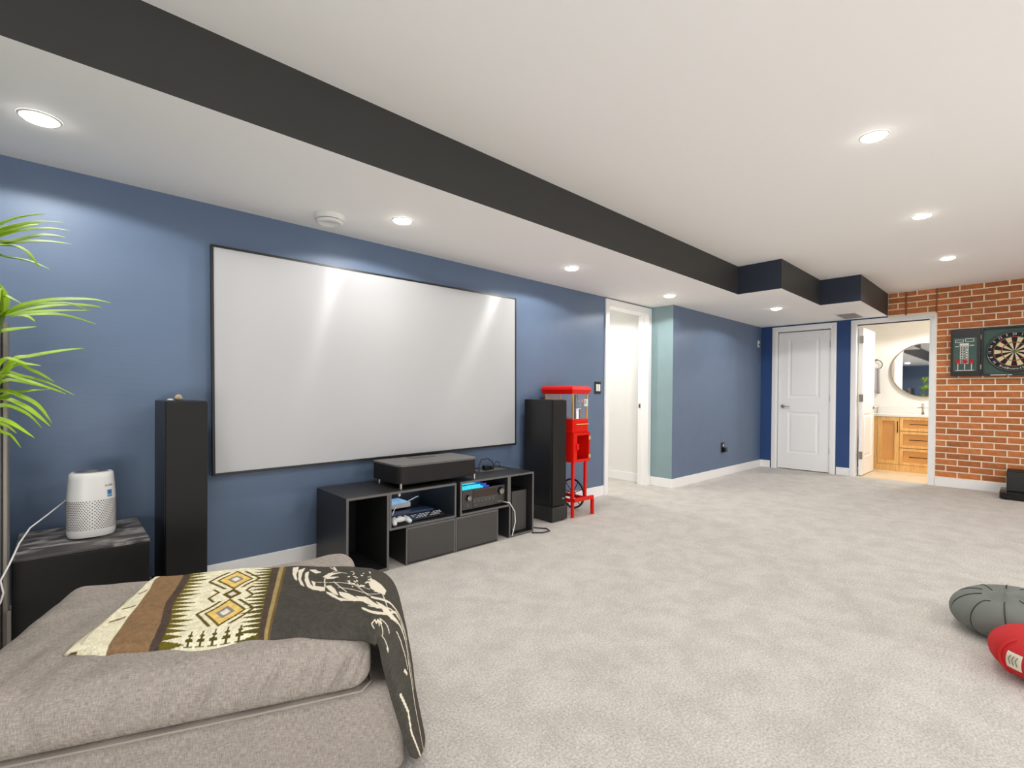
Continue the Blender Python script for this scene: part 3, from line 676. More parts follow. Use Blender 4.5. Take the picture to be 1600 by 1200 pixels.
for a0,a1,z0,z1 in ((cx0,cx0+.05,.49,.75),(cx1-.018,cx1,.49,.75),(cx0+.05,cx1-.018,.727,.75),(cx0+.05,cx1-.018,.49,.515)): dr.box(a0,a1,py0-.02,py0-.0105,z0,z1)
dr = dr.build('cabinet_door', red, pc)
MB().box(cx0+.035,cx0+.062,py0-.034,py0-.0205,.60,.655).build('door_latch', red, dr, bevel=.004)
for z_ in (.535,.70): MB().box(cx1-.022,cx1+.004,py0-.026,py0-.0203,z_-.016,z_+.016).build('hinge', gold, dr, bevel=.002)
for a, c, z0 in ((px0+.008,py0,0),(px1-.022,py0+.005,.165),(px0+.008,py1-.02,.165),(px1-.022,py1-.02,.165)):
    MB().box(a-.011,a+.013,c-.008,c+.016,z0,.488).build('leg', red, pc, bevel=.003)
MB().box(px0-.004,3.573,py0-.034,py0-.0105,.14,.172).build('front_rail', red, pc, bevel=.003)
MB().box(3.549,3.575,py0-.036,py0-.009,.0,.1395).build('leg', red, pc, bevel=.003)
MB().box(px0-.004,px0+.02,py0+.018,py1+.01,.135,.163).box(px1-.03,px1-.008,py0+.022,py1+.01,.135,.163).build('side_rail', red, pc)
wc = (3.60, 3.0, .143)
whl = soft(MB().rev([(.143,-.008),(.143,.008),(.128,.008),(.128,-.008),(.143,-.008)], wc, 'x', 48, cap=False).build('wheel', black_sat, pc))
sp = MB()
for k in range(10):
    a = 2*PI*k/10+.2; sp.tube([wc, (wc[0], wc[1]+.13*math.cos(a), wc[2]+.13*math.sin(a))], .004, 6)
sp.build('spokes', black_sat, whl)
soft(MB().cyl((wc[0]-.02, wc[1], wc[2]), .018, .04, 'x', 16).build('hub', black_sat, whl))
MB().cyl((px0,wc[1],wc[2]), .006, wc[0]-.022-px0, 'x', 10).build('axle', black_sat, pc)

# ------------------------------------------------------------------ cube table, purifier, cord, tall cabinet
TX0, TX1, TY0, TY1, TZ = -.138, .290, 2.655, 3.14, .44
ct = thing('cube_table', (.08, 2.9, 0), 'black cube side table with scuffed dusty top under the air purifier', 'table')
MB().box(TX0,TX1,TY0,TY1,.0,TZ-.014).build('body', black_gls if False else black_mat, ct, bevel=.004)
MB().box(TX0,TX1,TY0,TY1,TZ-.0138,TZ).build('top', dusty, ct, bevel=.003)
ap = thing('air_purifier', (.1, 2.87, TZ), 'white rounded air purifier with perforated lower half on black cube table', 'air purifier')
AX, AY = .102, 2.885
def se(a, rx, ry, n=2.6):
    c, s = math.cos(a), math.sin(a)
    return (math.copysign(abs(c)**(2/n), c)*rx, math.copysign(abs(s)**(2/n), s)*ry)
def a_r(u):  # half width over the height
    return .086-.010*max(0, (u-.45)/.55)**1.6-.006*max(0, (.10-u)/.10)**2
H_A = .285; NA = 72
mb = MB(); us = [0,.02,.05,.1,.2,.35,.5,.65,.8,.9,.96,.985]
for u in us:
    for k in range(NA):
        x_, y_ = se(2*PI*k/NA, a_r(u)-(.006 if u >= .985 else 0), (a_r(u)-(.006 if u >= .985 else 0))*.86); mb.v.append((AX+x_, AY+y_, TZ+.006+u*H_A))
for i in range(len(us)-1):
    for k in range(NA): mb.f.append((i*NA+k, i*NA+(k+1)%NA, (i+1)*NA+(k+1)%NA, (i+1)*NA+k)); mb.m.append(0)
mb.f.append(tuple(range(NA))[::-1]); mb.m.append(0)
mb.f.append(tuple((len(us)-1)*NA+k for k in range(NA))); mb.m.append(0)
soft(mb.build('body', white_pl, ap), .9)
soft(MB().rev([(.066,0),(.066,.006)], (AX, AY, TZ+.0002), 'z', 40, sy=.86).build('foot_ring', black_gls, ap))
tz = TZ+.006+.985*H_A
tp = MB().rev([(.060,.0),(.058,.003),(.02,.003)], (AX, AY, tz+.0002), 'z', 40, sy=.86); tp.build('top_grille', mat('grille_grey', (140,140,138), .5), ap)
g = MB()
for k in range(36):
    a = 2*PI*k/36
    g.add([(AX+.022*math.cos(a),AY+.019*math.sin(a),tz+.0036),(AX+.054*math.cos(a+.15),AY+.046*math.sin(a+.15),tz+.0036),(AX+.054*math.cos(a+.22),AY+.046*math.sin(a+.22),tz+.0036),(AX+.022*math.cos(a+.06),AY+.019*math.sin(a+.06),tz+.0036)], [(0,1,2,3)])
g.build('grille_slots', black_gls, ap, kind='stuff', fix=False)
hl = MB()      # perforations: small dark discs seated on the shell
for r_ in range(17):
    u = .13+.0265*r_
    for k in range(62):
        a = 2*PI*(k+.5*(r_ % 2))/62; x_, y_ = se(a, a_r(u)+.0006, (a_r(u)+.0006)*.86); x2, y2 = se(a+.01, a_r(u)+.0006, (a_r(u)+.0006)*.86)
        tv = Vector((x2-x_, y2-y_, 0)).normalized(); c_ = Vector((AX+x_, AY+y_, TZ+.006+u*H_A)); up_ = Vector((0,0,1))
        hl.add([c_+tv*.0026*math.cos(q)+up_*.0028*math.sin(q) for q in [PI*j/3 for j in range(6)]], [(0,1,2,3,4,5)])
hl.build('perforations', mat('hole_dark', (96,80,74), .8), ap, kind='stuff', fix=False)
def on_shell(a, z): 
    u = (z-TZ-.006)/H_A; x_, y_ = se(a, a_r(u)+.0008, (a_r(u)+.0008)*.86); return Vector((AX+x_, AY+y_, z))
def decal(a0, a1, z0, z1, nm, m_, par):
    q = MB(); n = 6
    for i in range(n+1):
        a = a0+(a1-a0)*i/n; q.v += [tuple(on_shell(a, z0)), tuple(on_shell(a, z1))]
    for i in range(n): q.f.append((2*i,2*i+2,2*i+3,2*i+1)); q.m.append(0)
    return q.build(nm, m_, par, fix=False)
em = decal(-1.02, -.74, .617, .648, 'energy_label', mat('label_blue', (50,112,168), .5), ap)
for z_ in (.6225, .6265): decal(-1.0, -.76, z_, z_+.0013, 'label_stripe', chalk, em)
def text_mesh(body, size, name, m_, parent, frame, extr=0.0004):
    cu = bpy.data.curves.new('t', 'FONT'); cu.body = body; cu.size = size; cu.align_x = 'CENTER'; cu.align_y = 'CENTER'; cu.extrude = extr; cu.resolution_u = 2
    to = bpy.data.objects.new('t', cu); C.objects.link(to); bpy.context.view_layer.update()
    me = bpy.data.meshes.new_from_object(to.evaluated_get(bpy.context.evaluated_depsgraph_get())); bpy.data.objects.remove(to); bpy.data.curves.remove(cu)
    me.name = name; me.materials.clear(); me.materials.append(m_)
    o = bpy.data.objects.new(name, me); C.objects.link(o); me.transform(frame)
    if parent:
        o0 = ORG[parent.name]; me.transform(Matrix.Translation(-o0)); o.parent = parent
    ORG[o.name] = ORG[parent.name] if parent else Vector()
    return o
pt = on_shell(-.92, .668); ndir = Vector((pt.x-AX, (pt.y-AY)/.75, 0)).normalized(); tx = Vector((-ndir.y, ndir.x, 0))
fm = Matrix((tx, Vector((0,0,1)), ndir)).transposed().to_4x4(); fm.translation = pt+ndir*.0008
text_mesh('H·AIR', .013, 'maker_mark', mat('mark_grey', (130,126,122), .6), ap, fm)
cd = MB().tube([(.03,2.94,.612),(-.039,2.86,.562),(-.09,2.74,.538),(-.117,2.66,.50),(-.136,2.53,.458),(-.157,2.50,.411),(-.149,2.49,.369),(-.156,2.49,.337),(-.20,2.50,.25),(-.26,2.5,.16)], .003, 8).build('power_cord', white_pl, ap, smooth=True)
tc_ = thing('tall_cabinet', (-.45, 2.6, 0), 'tall dark cabinet with grey edge at the far left behind the palm', 'cabinet')
pts = [(-.80,0.0),(-.158,0.0),(-.158,1.335)]+[(-.183+.025*math.cos(a), 1.335+.025*math.sin(a)) for a in [PI/2*k/6 for k in range(1,7)]]+[(-.80,1.36)]
MB().extrude(pts, 'y', 2.56, 2.64).build('body', mat('brown_black', (48,42,40), .35), tc_)
MB().box(-.1575,-.141,2.565,2.64,0,1.34).build('edge_strip', grey_tr, tc_, bevel=.004)
MB().box(-.144,-.134,2.553,2.5645,0,.28).build('edge_guard', chrome, tc_)
MB().box(-.78,-.163,2.5545,2.5595,.12,.42).build('orange_panel', orange_w, tc_)

# ------------------------------------------------------------------ ottoman
OA = Vector((.624,1.22,0)); OW = Vector((.36,.933,0)).normalized(); OU = Vector((-.933,.36,0)).normalized()
OL, OD, OH = .93, .745, .425
ot = thing('ottoman', OA+OU*OL/2+OW*OD/2, 'large grey linen ottoman with loose cushion top in the foreground', 'ottoman')
def obox(l0, l1, d0, d1, z0, z1, nl, nd, nz, rnd, warp, nm):
    # a rounded box in ottoman axes: l along OU from OA, d along OW; subdivided for folds
    bm = bmesh.new(); bmesh.ops.create_cube(bm, size=1)
    def P(v): return OA+OU*(l0+(l1-l0)*(v.x+.5))+OW*(d0+(d1-d0)*(v.y+.5))+Vector((0,0,z0+(z1-z0)*(v.z+.5)))
    me = bpy.data.meshes.new(nm); bm.free()
    vs = {}; fs = []; L_, D_, Z_ = l1-l0, d1-d0, z1-z0
    def vid(i, j, k):
        if (i,j,k) not in vs: vs[(i,j,k)] = len(vs)
        return vs[(i,j,k)]
    for i in range(nl):
        for j in range(nd):
            fs.append((vid(i,j,nz),vid(i+1,j,nz),vid(i+1,j+1,nz),vid(i,j+1,nz))); fs.append((vid(i,j+1,0),vid(i+1,j+1,0),vid(i+1,j,0),vid(i,j,0)))
    for i in range(nl):
        for k in range(nz):
            fs.append((vid(i,0,k),vid(i+1,0,k),vid(i+1,0,k+1),vid(i,0,k+1))); fs.append((vid(i,nd,k+1),vid(i+1,nd,k+1),vid(i+1,nd,k),vid(i,nd,k)))
    for j in range(nd):
        for k in range(nz):
            fs.append((vid(0,j,k+1),vid(0,j+1,k+1),vid(0,j+1,k),vid(0,j,k))); fs.append((vid(nl,j,k),vid(nl,j+1,k),vid(nl,j+1,k+1),vid(nl,j,k+1)))
    out = [None]*len(vs); uv = [None]*len(vs)
    for (i,j,k), n in vs.items():
        p = Vector((i/nl*L_, j/nd*D_, k/nz*Z_)); half = Vector((L_/2,D_/2,Z_/2)); q = p-half
        r = Vector(rnd); inner = Vector((max(0,half.x-r.x), max(0,half.y-r.y), max(0,half.z-r.z)))
        cl = Vector((max(-inner.x,min(inner.x,q.x)), max(-inner.y,min(inner.y,q.y)), max(-inner.z,min(inner.z,q.z)))); d = q-cl
        dn = Vector((d.x/r.x, d.y/r.y, d.z/r.z)); ln = dn.length; mxx = max(abs(dn.x),abs(dn.y),abs(dn.z))
        nrm = Vector((0,0,0))
        if ln > 1e-6: dn2 = dn/ln*mxx; q = cl+Vector((dn2.x*r.x, dn2.y*r.y, dn2.z*r.z)); nrm = dn/ln
        l, dd_, z_ = q.x+half.x, q.y+half.y, q.z+half.z
        l, dd_, z_ = warp(l, dd_, z_, nrm, L_, D_, Z_)
        out[n] = OA+OU*(l0+l)+OW*(d0+dd_)+Vector((0,0,z0+z_)); 
        uv[n] = (l+ (z_ if abs(nrm.x) > .7 else 0), dd_ + (z_ if abs(nrm.y) > .7 else 0))
    m = MB(); m.v = [tuple(v) for v in out]; m.f = fs; m.m = [0]*len(fs); return m, uv
def apply_uv(o, uv):
    l = o.data.uv_layers.new(name='uv'); idx = np.zeros(len(o.data.loops), int); o.data.loops.foreach_get('vertex_index', idx)
    l.data.foreach_set('uv', np.array(uv, float)[idx].ravel())
def cushion_warp(l, d, z, n, L_, D_, Z_):
    u, v = l/L_, d/D_; top = max(0, z/Z_)
    crown = .012*math.sin(PI*min(1,max(0,u)))*math.sin(PI*min(1,max(0,v)))-.0
    sag = -.016*math.exp(-((u-.55)**2)/.05)*v
    corner = .018*math.exp(-((u-.04)**2+(v-.97)**2)/.03)
    z += top*(crown+sag+corner)
    # soft creases pulled across the near and right faces and towards the corners of the top
    if n.y < -.3:
        for c0, sl, am, wd in ((.085,-.34,.017,.009),(.035,-.30,.012,.007),(.15,-.22,.010,.010),(.20,-.30,.007,.010),(.275,-.32,.012,.012),(.33,-.26,.007,.010),(.43,-.30,.013,.014),(.53,-.2,.006,.015),(.64,-.25,.008,.018),(.78,.2,.006,.02)):
            s_ = (u-c0)-sl*(top-.5)*.25; d += am*math.exp(-(s_/wd)**2)*(-n.y)*math.sin(PI*min(1,max(0,top*1.05)))
        d -= .010*math.sin(PI*top)*(-n.y)
    if n.z > .4:
        for c0, sl, am, wd in ((.78,.5,.006,.03),(.88,.42,.007,.025),(.68,.6,.004,.03)):
            s_ = (u-c0)+sl*(v-.2)*.4; z -= am*math.exp(-(s_/wd)**2)*n.z*max(0,1-v*1.1)
        z += .0025*math.sin(u*37+v*11)*math.sin(v*29-u*7)*n.z
    return l, d, z
m, uv = obox(0, OL, 0, OD, .275, OH, 230, 80, 30, (.06,.05,.055), cushion_warp, 'c')
apply_uv(m.build('cushion', linen, ot, smooth=True), uv)
def base_warp(l, d, z, n, L_, D_, Z_):
    if n.y < -.5: d += .004*math.sin(l*30)*(z/Z_)
    return l, d, z
m, uv = obox(-.095, OL+.01, .02, OD-.005, .012, .272, 60, 40, 12, (.03,.03,.03), base_warp, 'b')
apply_uv(m.build('base', linen, ot, smooth=True), uv)
# piping seam round the foot of the cushion
pp = []
for l, d in [(.03,.0),(.3,-.004),(.6,-.004),(OL-.04,0),(OL,.04),(OL,OD-.04),(OL-.04,OD),(.04,OD),(0,OD-.04),(0,.04)]: pp.append(OA+OU*l+OW*d+Vector((0,0,.283)))
MB().tube(pp, .003, 6, closed=True).build('piping', linen, ot, smooth=True)
for l in (.0, OL-.06):
    for d in (.08, OD-.1): q = OA+OU*l+OW*d; MB().cyl((q.x,q.y,0), .025, .0118, n=12).build('foot', black_sat, ot)

# ------------------------------------------------------------------ folded throw on the ottoman
NS = Vector((.933,-.36,0)).normalized()
def side(off, s, z): return tuple(OA+NS*off+OW*s+Vector((0,0,z)))
top_st = [(0.0,(.028,1.634),(.241,2.062)),(.04,(.077,1.581),(.251,2.06)),(.142,(.174,1.518),(.324,2.012)),(.272,(.271,1.439),(.46,1.973)),(.403,(.388,1.399),(.573,1.89)),
          (.425,(.402,1.391),(.598,1.876)),(.575,(.513,1.305),(.721,1.776)),(.674,(.59,1.236),(.788,1.707)),(.735,(.612,1.18),(.825,1.66))]
KT = [0,.05,.15,.4,.7,1.0]
def cross_top(N_, F_, lift=0):
    N_, F_ = Vector((*N_,0)), Vector((*F_,0)); pts = []
    for t_, z_ in zip(KT, (.425,.441,.446,.449,.449,.448)):
        p = N_.lerp(F_, t_); pts.append((p.x, p.y, z_+lift))
    return pts
ST = [(s, cross_top(a, c)) for s, a, c in top_st]
ST += [(k_, [side(*q) for q in row]) for k_, row in (
    (.80, [(.013,.0,.401),(.028,-.004,.418),(.045,.03,.436),(.060,.18,.446),(.07,.32,.442),(.08,.46,.435)]),
    (.86, [(.025,.0,.342),(.045,-.004,.365),(.075,.03,.395),(.095,.16,.41),(.108,.30,.40),(.125,.46,.385)]),
    (.94, [(.040,.0,.28),(.060,-.004,.295),(.095,.04,.325),(.118,.14,.34),(.135,.30,.325),(.15,.46,.30)]),
    (1.06,[(.062,.0,.20),(.082,-.004,.205),(.112,.03,.22),(.132,.10,.23),(.15,.30,.20),(.16,.46,.19)]),
    (1.24,[(.102,.0,.07),(.120,-.004,.06),(.145,.03,.05),(.165,.09,.04),(.178,.30,.03),(.18,.46,.03)]))]
NSN, NTN = 620, 210
sk = np.array([s for s, _ in ST]); PT = np.array([p for _, p in ST])       # station, knot, xyz
sv = np.linspace(0, 1.24, NSN); tv = np.linspace(0, 1, NTN)
def smooth_interp(x, xp, fp):
    # monotone-ish cubic (Catmull-Rom on uneven knots)
    xp = np.asarray(xp, float); fp = np.asarray(fp, float); m_ = np.zeros_like(fp); d_ = (fp[1:]-fp[:-1])/(xp[1:]-xp[:-1])[:, None]
    m_[1:-1] = np.where(d_[1:]*d_[:-1] > 0, 2*d_[1:]*d_[:-1]/(d_[1:]+d_[:-1]+1e-12), 0); m_[0] = d_[0]; m_[-1] = d_[-1]
    i = np.clip(np.searchsorted(xp, x)-1, 0, len(xp)-2); h = (xp[i+1]-xp[i])[:, None]; q = ((x-xp[i])/(xp[i+1]-xp[i]))[:, None]
    return (2*q**3-3*q**2+1)*fp[i]+(q**3-2*q**2+q)*h*m_[i]+(-2*q**3+3*q**2)*fp[i+1]+(q**3-q**2)*h*m_[i+1]
G = smooth_interp(sv, sk, PT.reshape(len(sk), -1)).reshape(NSN, len(KT), 3)
G = smooth_interp(tv, KT, G.transpose(1,0,2).reshape(len(KT), -1)).reshape(NTN, NSN, 3).transpose(1,0,2)
Sg, Tg = np.meshgrid(sv, tv, indexing='ij')
G[:, :, 2] += np.where(Sg < .72, .0022*np.sin(Sg*31+Tg*9)*np.sin(Tg*13+Sg*8), 0)
# back third of the brown end stands up as a second fold
G[:, :, 2] += .012*np.exp(-((Tg-.86)/.10)**2)*np.exp(-((Sg-.06)/.09)**2)
rng = np.random.default_rng(3)
def C_(c): return np.array(lin(c))
COL = np.zeros((NSN, NTN, 3)); COL[:] = C_((78,75,68))
cream, brown, dkbr, olive, gold_, grey_ = C_((244,236,204)), C_((146,116,84)), C_((86,72,62)), C_((104,84,24)), C_((240,206,120)), C_((150,142,132))
S, T = Sg, Tg
def paint(mask, c): COL[mask] = c
paint(S < .43, cream)
wob = .006*np.sin(T*9)
paint((S > .045) & (S < .135+wob), brown); paint((S >= .128+wob) & (S < .150+wob), dkbr)
paint(S <= .045, cream)
for tc, w_ in ((.30,.05),(.47,.03),(.70,.06)): paint((S < .04) & (np.abs(T-tc-(S-.02)*2.2) < .012) & (S > .012), brown)
tri = np.abs(((T*17) % 1)-.5)*2                                         # saw teeth of both borders
jit = .25*np.sin(T*53)+.2*np.sin(T*31)
len1 = .055*(1-tri)*(1+.4*jit); paint((S > .150+wob) & (S < .150+wob+len1), C_((110,98,34)))
tri2 = np.abs(((T*19+.3) % 1)-.5)*2; len2 = .060*(1-tri2)*(1+.4*jit); paint((S > .400-len2) & (S < .403), C_((92,84,36)))
paint((S >= .400) & (S < .418), dkbr); paint((S >= .418) & (S < .430), C_((168,146,96))); paint((S >= .430) & (S < .437), C_((112,92,58)))
sc_ = .285+.012*np.sin(T*3)                                              # centre line of the diamond column
def dmd(tc, hs, ht): return np.abs(S-sc_)/hs+np.abs(T-tc)/ht
for tc, hs, ht in ((.32,.052,.155),(.80,.052,.150),(.565,.022,.065)):
    q = dmd(tc, hs, ht)
    if hs > .03:
        paint(q < 1.08, olive); paint(q < .92, gold_); paint(q < .50, grey_); paint(q < .28, C_((240,232,215)))
        for k_ in (1.45,): paint((q > k_-.10) & (q < k_+.10) & (np.abs(T-tc) < ht*.98) & (np.abs(S-sc_) > .018), olive)
    else: paint(q < 1.3, olive); paint(q < .6, C_((240,232,215)))
zig = np.abs(((T-.565)/.075+.5) % 2-1)
paint((np.abs(np.abs(S-sc_)-(.040+.022*zig)) < .0045) & (np.abs(T-.565) < .10), olive)
for k in range(5):
    tk = np.clip((.135-T)/.11, 0, 1); paint((np.abs(S-(.225+.031*k)) < .002+.010*tk*(.55+.45*np.sign(np.sin(T*150)))) & (T < .135) & (T > .015), C_((86,78,30)))
nz_ = rng.random((NSN, NTN)); COL *= ((.82+.36*nz_)*(1+.10*np.sin(S*90+6*np.sin(T*14))*np.sin(T*37+4*np.sin(S*50))))[:, :, None]
FEATHERS = []
FEATHERS += [
 ('c', [(0.567, 0.785), (0.605, 0.895), (0.653, 0.861)], 0.0018),
 ('c', [(0.573, 0.766), (0.577, 0.593)], 0.0018),
 ('c', [(0.547, 0.694), (0.625, 0.675), (0.735, 0.608)], 0.0018),
 ('c', [(0.605, 0.694), (0.647, 0.517)], 0.0018),
 ('c', [(0.651, 0.703), (0.721, 0.522), (0.751, 0.469)], 0.0018),
 ('c', [(0.619, 0.598), (0.687, 0.55), (0.773, 0.512)], 0.0018),
 ('c', [(0.753, 0.569), (0.783, 0.507), (0.797, 0.316)], 0.0018),
 ('c', [(0.589, 0.986), (0.607, 0.928)], 0.0018),
 ('c', [(0.523, 0.914), (0.553, 0.876)], 0.0052),
 ('c', [(0.573, 0.78), (0.589, 0.852), (0.625, 0.866)], 0.0036),
 ('c', [(0.581, 0.761), (0.619, 0.77)], 0.0026),
 ('c', [(0.603, 0.986), (0.613, 0.919)], 0.0036),
 ('c', [(0.713, 0.656), (0.711, 0.641)], 0.0031),
 ('c', [(0.745, 0.895), (0.743, 0.919)], 0.0031),
 ('c', [(0.669, 0.612), (0.669, 0.608)], 0.0031),
 ('c', [(0.687, 0.656), (0.689, 0.656)], 0.0031),
 ('c', [(0.701, 0.651), (0.705, 0.632)], 0.0031),
 ('c', [(0.741, 0.732), (0.733, 0.718)], 0.0042),
 ('c', [(0.735, 0.766), (0.739, 0.775)], 0.0042),
 ('c', [(0.679, 0.866), (0.679, 0.861)], 0.0031),
 ('c', [(0.659, 0.651), (0.659, 0.67)], 0.0031),
 ('c', [(0.691, 0.785), (0.683, 0.775)], 0.0021),
 ('c', [(0.687, 0.732), (0.687, 0.708)], 0.0031),
 ('c', [(0.695, 0.617), (0.691, 0.632)], 0.0042),
 ('c', [(0.697, 0.632), (0.707, 0.651)], 0.0031),
 ('c', [(0.669, 0.89), (0.677, 0.895)], 0.0021),
 ('c', [(0.735, 0.818), (0.735, 0.818)], 0.0042),
 ('c', [(0.729, 0.732), (0.721, 0.708)], 0.0042),
 ('c', [(0.677, 0.708), (0.681, 0.689)], 0.0031),
 ('c', [(0.743, 0.775), (0.745, 0.799)], 0.0031),
 ('c', [(0.745, 0.837), (0.741, 0.833)], 0.0021),
 ('c', [(0.659, 0.703), (0.657, 0.689)], 0.0031),
 ('c', [(0.709, 0.833), (0.709, 0.828)], 0.0042),
 ('c', [(0.657, 0.785), (0.659, 0.799)], 0.0042),
 ('c', [(0.683, 0.799), (0.679, 0.804)], 0.0042),
 ('c', [(0.675, 0.66), (0.667, 0.646)], 0.0042),
 ('c', [(0.717, 0.876), (0.717, 0.871)], 0.0031),
 ('c', [(0.677, 0.847), (0.675, 0.837)], 0.0021),
 ('c', [(0.733, 0.096), (0.723, 0.139), (0.739, 0.187), (0.745, 0.144), (0.751, 0.187), (0.759, 0.124), (0.755, 0.187), (0.769, 0.129), (0.785, 0.053), (0.829, 0.053), (0.845, 0.048)], 0.0018),
 ('c', [(0.7, 0.3), (0.76, 0.26), (0.82, 0.25), (0.9, 0.235), (1.0, 0.21), (1.1, 0.2), (1.24, 0.19)], (0.007, 0.0035)),
 ('c', [(0.72, 0.36), (0.79, 0.31), (0.86, 0.3), (0.95, 0.27), (1.06, 0.25)], 0.003),
 ('c', [(0.74, 0.48), (0.8, 0.38), (0.86, 0.36), (0.92, 0.3)], 0.006),
 ('c', [(0.8, 0.25), (0.84, 0.33), (0.88, 0.27)], 0.004),
 ('c', [(0.84, 0.16), (0.9, 0.15), (0.98, 0.17)], 0.0022),
 ('c', [(1.0, 0.06), (1.08, 0.085), (1.15, 0.07), (1.24, 0.1)], 0.003),
 ('c', [(0.96, 0.12), (0.985, 0.14)], 0.003),
 ('c', [(0.731, 0.096), (0.723, 0.134), (0.741, 0.191), (0.747, 0.153), (0.753, 0.196), (0.769, 0.148), (0.761, 0.206), (0.785, 0.163), (0.815, 0.105)], 0.0018)]
PETALS = [
 [(0.459, 0.971), (0.477, 0.981), (0.477, 0.895), (0.475, 0.837), (0.483, 0.708), (0.473, 0.742), (0.463, 0.837)],
 [(0.479, 0.919), (0.501, 0.957), (0.493, 0.852), (0.493, 0.746), (0.511, 0.608), (0.497, 0.641), (0.485, 0.742)],
 [(0.503, 0.866), (0.515, 0.89), (0.517, 0.77), (0.529, 0.646), (0.547, 0.579), (0.557, 0.541), (0.537, 0.56), (0.519, 0.608), (0.507, 0.713)],
 [(0.529, 0.718), (0.545, 0.689), (0.543, 0.622), (0.577, 0.593), (0.579, 0.531), (0.561, 0.531), (0.541, 0.589)],
 [(0.577, 0.622), (0.595, 0.632), (0.609, 0.569), (0.621, 0.45), (0.607, 0.474), (0.589, 0.55)],
 [(0.581, 0.522), (0.601, 0.488), (0.621, 0.421), (0.647, 0.392), (0.669, 0.378), (0.629, 0.373), (0.605, 0.426), (0.585, 0.488)],
 [(0.621, 0.517), (0.651, 0.493), (0.675, 0.445), (0.699, 0.402), (0.669, 0.373), (0.641, 0.402), (0.625, 0.455)],
 [(0.675, 0.459), (0.715, 0.493), (0.733, 0.44), (0.755, 0.373), (0.781, 0.301), (0.755, 0.316), (0.719, 0.383), (0.693, 0.407)],
 [(0.753, 0.407), (0.789, 0.325), (0.819, 0.258), (0.839, 0.225), (0.809, 0.215), (0.779, 0.268)],
 [(0.745, 0.785), (0.759, 0.77), (0.785, 0.684), (0.805, 0.565), (0.793, 0.478), (0.767, 0.541), (0.739, 0.617), (0.733, 0.699)],
 [(0.571, 0.78), (0.591, 0.856), (0.631, 0.876), (0.605, 0.828), (0.589, 0.78), (0.621, 0.78), (0.605, 0.742), (0.581, 0.746)],
 [(0.521, 0.928), (0.537, 0.928), (0.555, 0.866), (0.541, 0.847), (0.525, 0.885)]]
for q in PETALS:
    ins = np.zeros(S.shape, bool); n_ = len(q)
    for a_ in range(n_):
        (x1, y1), (x2, y2) = q[a_], q[(a_+1) % n_]
        if y1 != y2: ins ^= ((y1 > T) != (y2 > T)) & (S < (x2-x1)*(T-y1)/(y2-y1)+x1)
    COL[ins] = C_((238,228,206))
for f in FEATHERS:
    kind, pts, wd = f
    pts = np.array(pts, float); pts_m = pts*np.array([1, .45])
    for i in range(len(pts_m)-1):
        a, c = pts_m[i], pts_m[i+1]; w0 = wd if not isinstance(wd, tuple) else wd[0]+(wd[1]-wd[0])*i/max(1, len(pts_m)-2)
        P_ = np.stack([S, T*.45], -1); ab = c-a; L2 = max(1e-9, ab@ab)
        q = np.clip(((P_-a)@ab)/L2, 0, 1); dist = np.linalg.norm(P_-(a+q[..., None]*ab), axis=-1)
        COL[dist < w0] = C_((236,226,204)) if kind == 'c' else C_((58,54,46))
verts = G.reshape(-1, 3); ii, jj = np.meshgrid(np.arange(NSN-1), np.arange(NTN-1), indexing='ij')
a0 = (ii*NTN+jj).ravel(); faces = np.stack([a0, a0+NTN, a0+NTN+1, a0+1], 1)
bl = thing('throw_blanket', (.5, 1.6, .43), 'folded wool throw with cream diamond pattern and dark feathered end on ottoman', 'blanket')
me = bpy.data.meshes.new('cloth'); o0 = ORG[bl.name]
me.vertices.add(len(verts)); me.vertices.foreach_set('co', (verts-np.array(o0)).ravel())
me.loops.add(faces.size); me.loops.foreach_set('vertex_index', faces.ravel().astype(np.int32))
me.polygons.add(len(faces)); me.polygons.foreach_set('loop_start', (np.arange(len(faces))*4).astype(np.int32))
me.polygons.foreach_set('use_smooth', np.ones(len(faces), bool)); me.update(calc_edges=True); me.validate()
ca = me.color_attributes.new('print', 'FLOAT_COLOR', 'POINT'); ca.data.foreach_set('color', np.concatenate([COL.reshape(-1,3), np.ones((len(verts),1))], 1).ravel())
wool = mat('wool_print', (200,190,160), .95, spec=.1, bump=(500,.4,.002)); N_ = wool.node_tree.nodes
at = N_.new('ShaderNodeAttribute'); at.attribute_name = 'print'; wool.node_tree.links.new(at.outputs['Color'], N_['Principled BSDF'].inputs['Base Color'])
me.materials.append(wool); oo = bpy.data.objects.new('cloth', me); C.objects.link(oo); oo.parent = bl
sd_ = oo.modifiers.new('thick', 'SOLIDIFY'); sd_.thickness = .010; sd_.offset = -1
fl = MB()       # cream under-layer peeping out along the left fold
for k in range(13):
    q = k/12; p = Vector((.028,1.640,0)).lerp(Vector((.243,2.055,0)), q); ww = .020+.006*math.sin(k*2.1)
    for dx, zz in ((-.022-.008*math.sin(k*1.7),.430),(-.012,.4395),(.02,.440),(.05,.436)): fl.v.append((p.x+dx, p.y-dx*.2, zz+.002*math.sin(k)))
for k in range(12):
    for j in range(3): a = k*4+j; fl.f.append((a,a+1,a+5,a+4)); fl.m.append(0)
uo = fl.build('under_fold', mat('wool_cream', (238,228,196), .95, bump=(300,.3,.002)), bl, smooth=True)
s2 = uo.modifiers.new('thick', 'SOLIDIFY'); s2.thickness = .009; s2.offset = -1

